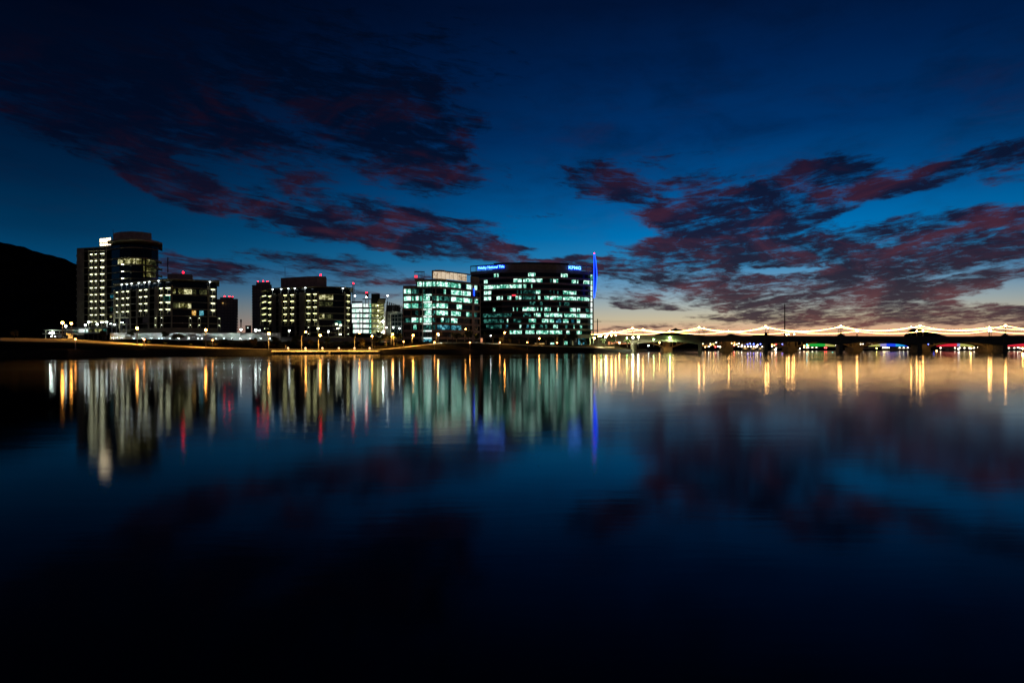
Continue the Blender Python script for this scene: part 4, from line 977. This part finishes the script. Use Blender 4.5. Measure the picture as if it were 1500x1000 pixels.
# ------------------------------------------------------------------ trees and shrubs
def leaves(g, cx, cy, cz, rx, ry, rz, n, s, seed):
    r = random.Random(seed)
    lobes = [(r.uniform(-.55,.55), r.uniform(-.55,.55), r.uniform(-.45,.6), r.uniform(.35,.6)) for _ in range(9)]
    for _ in range(n):
        l = r.choice(lobes); d = Vector((r.gauss(0,1), r.gauss(0,1), r.gauss(0,1))).normalized() * (r.random() ** .5) * l[3]
        c = Vector((cx + (l[0]+d.x)*rx, cy + (l[1]+d.y)*ry, cz + (l[2]+d.z)*rz))
        u = Vector((r.gauss(0,1), r.gauss(0,1), r.gauss(0,1))).normalized() * s * r.uniform(.6,1.3); w = u.cross(Vector((r.gauss(0,1), r.gauss(0,1), r.gauss(0,1)))).normalized() * s * .6
        g.quad(c - u, c + w, c + u, c - w)
def tree_proto(h, w, m, n, seed, label, name='tree', trunk=.45, leaf=.28):
    r = random.Random(seed); t = thing(name, label, 'tree' if name != 'shrub' else 'shrub', (0,0,0))
    g = MB(); th = h * trunk; g.tube([(0,0,-.3),(.1,0,th*.5),(0,.1,th)], [h*.028,h*.02,h*.015], 6)
    for i in range(6):
        a = i * 1.05 + r.random(); e = Vector((math.cos(a)*w*.32, math.sin(a)*w*.32, th + h*(.2+.2*r.random())))
        g.tube([(0,.1,th*.85), e*.6+Vector((0,0,th*.25)), e], [h*.012,h*.008,h*.003], 4)
    g.build('trunk', M['bark'], t)
    g = MB(); leaves(g, 0, 0, (th*.75 + h)/2 + .05*h, w*.62, w*.62, (h - th*.75)*.56, n, leaf, seed); g.build('crown', m, t)
    return t
def palm_proto(h, label):
    t = thing('palm_tree', label, 'palm tree', (0,0,0)); r = random.Random(5)
    MB().tube([(0,0,-.3),(.1,0,h*.5),(0,0,h)], [.26,.2,.17], 7).build('trunk', M['bark'], t)
    g = MB()
    for i in range(22):
        a = i*2.4; up = r.uniform(-.5,1.1); L_ = 2.1; pts = []
        for k in range(6):
            u = k/5; pts.append(Vector((math.cos(a)*L_*u, math.sin(a)*L_*u, h + L_*(up*u - 1.1*u*u))))
        for k in range(5):
            w_ = Vector((-math.sin(a), math.cos(a), 0)) * .28 * (1 - k/6); g.quad(pts[k]-w_, pts[k+1]-w_*.8+Vector((0,0,-.1)), pts[k+1]+w_*.8+Vector((0,0,-.1)), pts[k]+w_)
    g.build('crown', M['leaf'], t); return t
used = set()
def put(proto, px, pyb, Y, sc, label, grp, rz=None):
    loc = P(px, pyb, Y); rz = rnd.uniform(0, 6.28) if rz is None else rz
    if proto.name not in used:
        used.add(proto.name); proto.location = loc; proto.scale = (sc,)*3; proto.rotation_euler = (0,0,rz); proto['label'] = label; proto['group'] = grp; return proto
    return dup(proto, loc, label, (sc,)*3, rz, grp)
tA = tree_proto(5, 4.2, M['leaf'], 900, 1, ''); tB = tree_proto(6, 5.4, M['leaf'], 1100, 2, ''); tC = tree_proto(4.2, 3.4, M['leaf_dry'], 700, 3, '', trunk=.35)
sA = tree_proto(2.6, 3.2, M['leaf'], 600, 4, '', 'shrub', .15, .2); sB = tree_proto(2.2, 3.4, M['leaf_dry'], 520, 6, '', 'shrub', .12, .2)
pA = palm_proto(8, '')
TG = 'small trees on the bank'
for (p, px, pb, Y, sc, lab) in [
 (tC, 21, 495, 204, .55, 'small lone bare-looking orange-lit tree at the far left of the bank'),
 (tC, 150, 497, 270, .8, 'small dark tree in front of the podium of the tallest tower'),
 (tA, 192, 497, 280, .75, 'small leafy tree against the white wall, left of the tall orange lamp'),
 (tA, 243, 499, 275, .75, 'small tree against the garden wall, left of the wide dark tree'),
 (tB, 261, 503.5, 262, .7, 'wide low dark tree below the middle of the left apartment block'),
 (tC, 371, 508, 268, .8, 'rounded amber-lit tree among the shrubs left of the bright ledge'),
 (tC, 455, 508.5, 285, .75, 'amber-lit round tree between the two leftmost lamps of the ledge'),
 (tB, 436, 507, 290, .8, 'dark tree right behind the tall curved street lamp'),
 (tA, 404, 507, 285, .8, 'dark tree behind the start of the bright ledge'),
 (tA, 478, 507, 290, .7, 'dark tree below the white lamp at the right apartment block'),
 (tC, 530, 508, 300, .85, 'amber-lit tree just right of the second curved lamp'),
 (tB, 549, 508, 305, .85, 'dark spreading tree below the pale stair tower'),
 (tB, 566, 505, 320, .9, 'bushy green tree under the unfinished building'),
 (tB, 581, 503, 335, .9, 'bushy tree left of the mid-rise office block'),
 (tA, 556, 497, 352, .8, 'green tree lit by the garage, behind the spreading trees'),
 (tB, 671, 502, 380, .95, 'leafy tree in front of the right end of the mid-rise office block'),
 (tB, 686, 501.5, 384, 1.15, 'tallest dark tree between the two office blocks'),
 (tA, 700, 501.5, 390, .95, 'dark tree just right of the tallest tree between the office blocks'),
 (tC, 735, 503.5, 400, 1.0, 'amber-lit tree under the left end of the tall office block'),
 (tA, 746, 503, 405, .9, 'dark tree right of the amber-lit tree'),
 (tB, 761, 504, 412, .85, 'dark low tree under the tall office block, left of centre'),
 (tA, 779, 505, 415, .8, 'small dark tree under the tall office block, at its centre'),
 (tB, 804, 505.5, 420, .95, 'dark tree under the tall office block, right of the orange lamp'),
 (tB, 826, 506.5, 420, 1.25, 'large dark tree under the tall office block, second from its right end'),
 (tB, 840, 507, 424, 1.4, 'largest dark tree, at the right foot of the tall office block'),
 (tA, 853, 507, 430, .9, 'small dark tree beside the blue-lit lobby'),
 (tA, 882, 506, 455, .9, 'green-lit tree beside the first park lamps by the bridge'),
 (tA, 899, 506, 470, 1.0, 'dark green tree under the left end of the bridge'),
 (tA, 919, 507, 505, 1.0, 'green tree between the park lamps under the first span'),
 (tB, 927, 506.5, 520, 1.0, 'dark tree behind the bright pair of park lamps')]:
    put(p, px, pb + .5, Y, sc, lab, TG)
PG = 'small palms in front of the office blocks'
for px, pb, Y, sc, lab in [(577,506,318,.62,'small palm below the unfinished building'), (663,502,372,.7,'palm left of the tallest dark tree by the office blocks'), (711,502,392,.72,'pale-lit palm right of the gap between the office blocks'),
    (722,503,396,.65,'small palm left of the white-orange lamp under the tall office block'), (814,506,410,.7,'palm behind the small orange lamp right of centre of the tall office block')]:
    put(pA, px, pb, Y, sc, lab, PG)
SG = 'dark shrubs on the slope above the sea wall'
shr = []
for i in range(20): shr.append((304 + i * 5.1 + rnd.uniform(-1.5,1.5), i, 'between starry lamp and bright ledge'))
for i in range(20): shr.append((408 + i * 7.6 + rnd.uniform(-2,2), i, 'behind the bright ledge'))
for i in range(10): shr.append((560 + i * 4.6, i, 'left of the mid-rise office block'))
for px, i, where in shr:
    Y_ = colat(px)[2][0] + rnd.uniform(4, 26); loc = (X(px, Y_), Y_, gz(px, Y_) - .1)
    pr = sA if rnd.random() < .6 else sB; sc = rnd.uniform(.55, .95) * (1 if px < 560 else .7)
    k_ = 10 if 'office' in where else 20
    lab = '%s shrub %s, %s, %s' % ('leafy' if pr is sA else 'olive', where, ['at its left end','left of its middle','right of its middle','at its right end'][min(3, i * 4 // k_)], ['leftmost there','second there','third there','fourth there','rightmost there'][i % 5 if k_ == 20 else i % 3])
    if pr.name not in used: used.add(pr.name); pr.location = loc; pr.scale = (sc,)*3; pr['label'] = lab; pr['group'] = SG
    else: dup(pr, loc, lab, (sc,)*3, rnd.uniform(0,6.28), SG)
# small bushes on the far-left slope
for i, (px, lab) in enumerate(((219,'low dark bush on the lit path edge right of the sea wall lamp'),(242,'small dark bush on the lit path edge, left of the wide dark tree'),(279,'low dark bush on the path edge below the right half of the left apartment block'))):
    Y_ = colat(px)[2][0] + 1; dup(sA, (X(px,Y_), Y_, gz(px,Y_)), lab, (.4,)*3, i, 'low bushes on the path edge')

# ------------------------------------------------------------------ parked cars at far left
def car(px, Y, yb, label, m):
    b0 = P(px, yb, Y); t = thing('parked_car', label, 'car', b0, 'cars parked by the kiosk')
    x, y, z = b0; w = .88
    g = MB(); prof = [(-2.1,.35),(-2.1,.75),(-1.9,.95),(-1.1,1.02),(-.5,1.42),(.8,1.45),(1.5,1.05),(2.1,.95),(2.15,.4)]
    i = len(g.v); g.v += [(x - w, y + a, z + b_) for a, b_ in prof] + [(x + w, y + a, z + b_) for a, b_ in prof]; n = len(prof)
    g.f.append(tuple(range(n))); g.f.append(tuple(reversed(range(n, 2*n))))
    for k in range(n): g.f.append((k, k+n, (k+1) % n + n, (k+1) % n))
    g.build('body', m, t)
    MB().quad((x-.75,y-1.12,z+1.05),(x+.75,y-1.12,z+1.05),(x+.66,y-.56,z+1.4),(x-.66,y-.56,z+1.4)).build('windscreen', M['glass'], t)
    for sx in (-.62, .62): MB().ball((x+sx, y-2.1, z+.68), .17, 8, 6).build('headlight', M['white_lamp'], t)
    for sx in (-.86, .86):
        for sy in (-1.35, 1.35): MB().tube([(x+sx-.1,y+sy,z+.33),(x+sx+.1,y+sy,z+.33)], .33, 12).build('wheel', M['tyre'], t)
    return t
car(84, 236, 495.6, 'parked car with two bright white headlights, left of the lamp pole at far left', M['car'])
car(90.6, 240, 495.6, 'parked car with bright white headlights, right of the other car at far left', M['dark'])
# ------------------------------------------------------------------ pole, mast, wires
t = thing('power_pole', 'dark wooden power pole with one cross arm right of the tall office block', 'power pole', P(875.2, 492, 560))
MB().tube([P(875.2,494,560), P(875.2,467,560)], .38, 6).build('pole', M['dark'], t); MB().tube([P(869,470.8,560), P(881,470.8,560)], .2, 4).build('cross_arm', M['dark'], t)
g = MB(); g.tube([P(869,470.8,560), P(840,468.5,540)], .05, 3); 
for a, d in ((P(881,470.8,560), P(1200,462.5,900)), (P(875,469,560), P(1215,457.5,900))):
    q = [a + (d - a) * (i/14) - Vector((0,0,4*5*(i/14)*(1-i/14))) for i in range(15)]; g.tube(q, .05, 3)
g.build('wire', M['dark'], t)
t = thing('mast', 'tall thin dark mast rising behind the bridge', 'mast', P(1149.5, 496, 620))
MB().tube([P(1149.5,508,620), P(1149.5,445.5,620)], [.62,.4], 6).build('shaft', M['dark'], t); MB().tube([P(1149.5,445.5,620), P(1149.5,443.5,620)], .12, 4).build('tip', M['dark'], t)

# ------------------------------------------------------------------ lit rail bridge and far shore
RY = 640
rb = thing('rail_bridge', 'distant rail bridge with lens-shaped trusses floodlit blue, green, yellow and red', 'bridge', P(1300, 512, RY))
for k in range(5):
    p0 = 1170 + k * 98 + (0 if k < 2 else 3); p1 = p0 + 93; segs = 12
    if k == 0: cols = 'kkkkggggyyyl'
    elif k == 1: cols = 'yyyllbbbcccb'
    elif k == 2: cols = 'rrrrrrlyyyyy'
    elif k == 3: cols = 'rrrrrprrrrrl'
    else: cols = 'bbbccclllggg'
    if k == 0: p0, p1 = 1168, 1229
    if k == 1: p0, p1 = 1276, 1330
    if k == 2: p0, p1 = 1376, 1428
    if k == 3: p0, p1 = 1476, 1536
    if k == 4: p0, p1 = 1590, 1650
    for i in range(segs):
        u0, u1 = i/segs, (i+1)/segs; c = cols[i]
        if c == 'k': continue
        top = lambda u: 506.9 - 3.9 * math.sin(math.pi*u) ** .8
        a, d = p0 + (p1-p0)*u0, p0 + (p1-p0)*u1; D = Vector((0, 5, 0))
        MB().hexa([P(a,507.3,RY),P(d,507.3,RY),P(d,507.3,RY)+D,P(a,507.3,RY)+D,P(a,top(u0),RY),P(d,top(u1),RY),P(d,top(u1),RY)+D,P(a,top(u0),RY)+D]).build('truss_panel', M['far_'+c], rb)  # truss floodlighting put into each panel as coloured glow
g = MB(); g.box(X(1150,RY), X(1700,RY), RY - .5, RY + 6, Z(508.4,RY), Z(507.3,RY) - .02); g.build('deck', M['dark'], rb)
for px in (1250, 1311, 1352, 1394, 1450, 1560): MB().pbox(px - 4, px + 4, 508.4, 516, RY, 5).build('pier', M['grey'], rb)
# low buildings on the far shore with lit windows
def far_building(px0, px1, ytop, Y, label, rows_, m, roofm='dark', step=3.4, ww=1.6):
    bl = Bld('far_building', label, [(px0, Y), (px1, Y)], 'low buildings on the far shore', base=1.5)
    bl.part('wall', M['brown'], px0, px1, 1.5, Z(ytop, Y), 0, 14); bl.part('roof', M[roofm], px0 - .4, px1 + .4, Z(ytop, Y), Z(ytop - .5, Y), -.6, 14.6)
    for (y, mm) in rows_:
        px = px0 + 1.2
        while px + ww < px1:
            if rnd.random() < .8: bl.part('window', M[mm], px, px + ww, Z(y + .6, Y), Z(y - .6, Y), -.25, -.05)
            px += step
    return bl
far_building(1028,1052,500.5,830,'low dark building with a few warm windows left of the lit hillside, behind the bridge',[(503,'far_w'),(506.5,'far_o')],0, step=5.5, ww=1)
far_building(1056,1078,499.5,850,'low building with scattered warm and red windows on the far shore under the second arch',[(502,'far_o'),(505,'far_w')],0, step=6, ww=1.2)
far_building(1080,1113,503,820,'long low building with pale lit front on the far shore left of the dark pilaster',[(505,'far_l'),(507.5,'far_w')],0, step=4.5, ww=1.2)
far_building(1129,1152,502,820,'low building with orange windows left of the V-shaped pier by the mast',[(504.6,'far_o')],0, step=5, ww=1.4)
far_building(1176,1200,503,820,'low building with yellow lights right of the V-shaped pier by the mast',[(505.8,'far_o'),(508.5,'far_w')],0, step=6, ww=1.6)
far_building(1201,1228,507.5,900,'dark low building beneath the green truss',[(509.4,'far_w')],0, step=8, ww=.9)
far_building(1240,1254,502,820,'small building with a row of red windows left of the second V-shaped pier',[(503.8,'far_r'),(505.6,'far_r')],0, step=3.6, ww=1.2)
far_building(1259,1283,498.7,800,'block with two rows of pinkish windows right of the second V-shaped pier',[(500.2,'home_warm'),(503.8,'far_w')],0, step=3.3, ww=1.0)
far_building(1292,1340,508,760,'long low waterfront building with a row of yellow lights beneath the blue truss',[(509,'far_w')],0, step=3, ww=1.2)
far_building(1376,1440,508.4,780,'long low waterfront building with sparse lights beneath the red and yellow truss',[(509.4,'far_w')],0, step=7, ww=1.4)
far_building(1476,1530,507.8,780,'low waterfront building with pinkish lights at the right edge',[(508.4,'far_r'),(509.5,'far_w')],0, step=8, ww=1.4)
# small far lamps
MARK = [(1031,'at the left end of the lit hillside'),(1036,'near the left end of the lit hillside'),(1043,'left of the middle of the lit hillside'),(1051,'on the middle of the lit hillside'),(1060,'right of the middle of the lit hillside'),(1074,'at the right end of the lit hillside'),
 (1084,'above the leftmost boat'),(1092,'above the leftmost boat'),(1101,'above the middle boat'),(1112,'left of the dark pilaster'),(1133,'just right of the dark pilaster'),(1150,'left of the tall mast'),(1180,'right of the pier by the mast'),(1192,'left of the green truss'),
 (1209,'under the green truss'),(1222,'at the right end of the green truss'),(1254,'at the second V-shaped pier'),(1290,'left of the blue truss'),(1364,'left of the red truss'),(1404,'under the yellow truss'),(1433,'right of the yellow truss end'),(1442,'left of the far-right pier'),(1460,'beside the far-right pier'),(1491,'at the right edge')]
seen_lab = {}
def far_lamp(px, py, col, Y, r=.55):
    c = P(px, py, Y); zb = max(1.2, gz(px, Y) - .3); names = {'w': 'white', 'o': 'orange', 'b': 'blue', 'r': 'red', 't': 'turquoise', 'g': 'green', 'y': 'yellow'}
    lab = 'tiny %s lamp %s' % (names[col], min(MARK, key=lambda q: abs(q[0] - px))[1])
    if lab in seen_lab: seen_lab[lab] += 1; lab += ', ' + ('higher one' if py < 505 else 'lower one') + (' to the right' if seen_lab[lab] > 2 else '')
    seen_lab.setdefault(lab, 1)
    t = thing('distant_lamp', lab, 'lamp', (c.x, c.y, zb), 'distant lamps on the far shore')
    MB().tube([(c.x,c.y,zb),(c.x,c.y,c.z-r)], .12, 4).build('pole', M['darkmetal'], t); MB().ball(c, r, 6, 4).build('bulb', M['lamp_' + col], t)
for c, v in (('w',(1,.85,.65)),('o',(1,.5,.15)),('b',(.08,.12,1)),('r',(1,.05,.05)),('t',(.02,.9,1)),('g',(.1,1,.2)),('y',(1,.85,.2))): M['lamp_'+c] = glow('distant_lamp_'+c, v, 22)
for px, py, c in [(1033,508,'o'),(1038,507.5,'w'),(1041,505,'o'),(1045,503.5,'y'),(1048,508,'r'),(1049,501.5,'w'),(1052,507.4,'w'),(1055,508,'w'),(1058,504,'r'),(1061,505.5,'w'),(1063,503.8,'w'),(1064.5,500,'w'),
    (1072,502.5,'o'),(1075,506.8,'r'),(1079,504,'y'),(1082,503,'w'),(1087,505.4,'w'),(1095,504,'b'),(1099,503.2,'b'),(1109.8,505.2,'w'),(1104,503.6,'b'),(1114,503.8,'b'),
    (1131,507,'w'),(1134.5,505.4,'o'),(1137,504,'r'),(1146,504,'b'),(1152.6,504.4,'b'),(1136,512,'w'),(1147.5,511.4,'w'),(1178.5,507,'o'),(1182,509.2,'o'),(1182,505,'t'),(1190,507,'w'),(1194,505,'y'),(1208,509,'r'),(1210.5,509.5,'r'),
    (1219.8,507.4,'t'),(1224,506,'w'),(1258,514,'w'),(1249,514.2,'w'),(1284,510,'y'),(1295,508.4,'y'),(1360,504,'b'),(1368,503.4,'b'),(1404,511,'w'),(1441.5,504.4,'b'),(1459,505.2,'b'),(1432,508.8,'w'),(1434.8,508.6,'w'),(1491,508.4,'w'),(1372,513.6,'o')]:
    far_lamp(px, py, c, 700 if py < 511 else 560, .5)
lamp(1422,510,515.6,470,'p','orange lamp on a short pole in the water under the last full arch',.5)
lamp(1498,510.2,516,450,'p','orange lamp at the right edge under the bridge',.55)
# moored boats
def boat(px0, px1, y, Y, label):
    x0, x1 = X(px0,Y), X(px1,Y); z0 = 0; L_ = x1 - x0
    t = thing('moored_boat', label, 'boat', ((x0+x1)/2, Y, z0), 'boats moored under the bridge')
    g = MB(); n = 10; h = Z(y,Y)*.45
    for i in range(n):
        u0, u1 = i/n, (i+1)/n; w0, w1 = 1.7*math.sin(math.pi*min(.96,u0*.75+.22)), 1.7*math.sin(math.pi*min(.96,u1*.75+.22)); a, b_ = x0+L_*u0, x0+L_*u1
        g.hexa([(a,Y-w0*.6,-.1),(b_,Y-w1*.6,-.1),(b_,Y+w1*.6,-.1),(a,Y+w0*.6,-.1),(a,Y-w0,h),(b_,Y-w1,h),(b_,Y+w1,h),(a,Y+w0,h)])
    g.build('hull', M['boat'], t)
    g = MB(); g.box(x0+L_*.12, x0+L_*.75, Y-1.1, Y+1.1, h+.02, Z(y,Y)); c = g.build('cabin', M['boat'], t)
    MB().box(x0+L_*.16, x0+L_*.7, Y-1.15, Y-1.11, h+.35, Z(y,Y)-.3).build('window', M['home_warm'], c)
    MB().ball((x0+L_*.8, Y, Z(y,Y)+.5), .3, 6, 4).build('lamp', M['lamp_w'], t)
for a in ((1087,1098,508.5,560,'white moored boat, leftmost, left of the dark pilaster'),(1099.5,1109,509,560,'white moored boat in the middle, left of the dark pilaster'),(1110.5,1118,508.6,565,'white moored boat against the dark pilaster'),
          (1130,1139,510.5,570,'small moored boat just right of the dark pilaster'),(1167,1173,511.4,600,'small white boat just right of the V-shaped pier by the mast')): boat(*a)
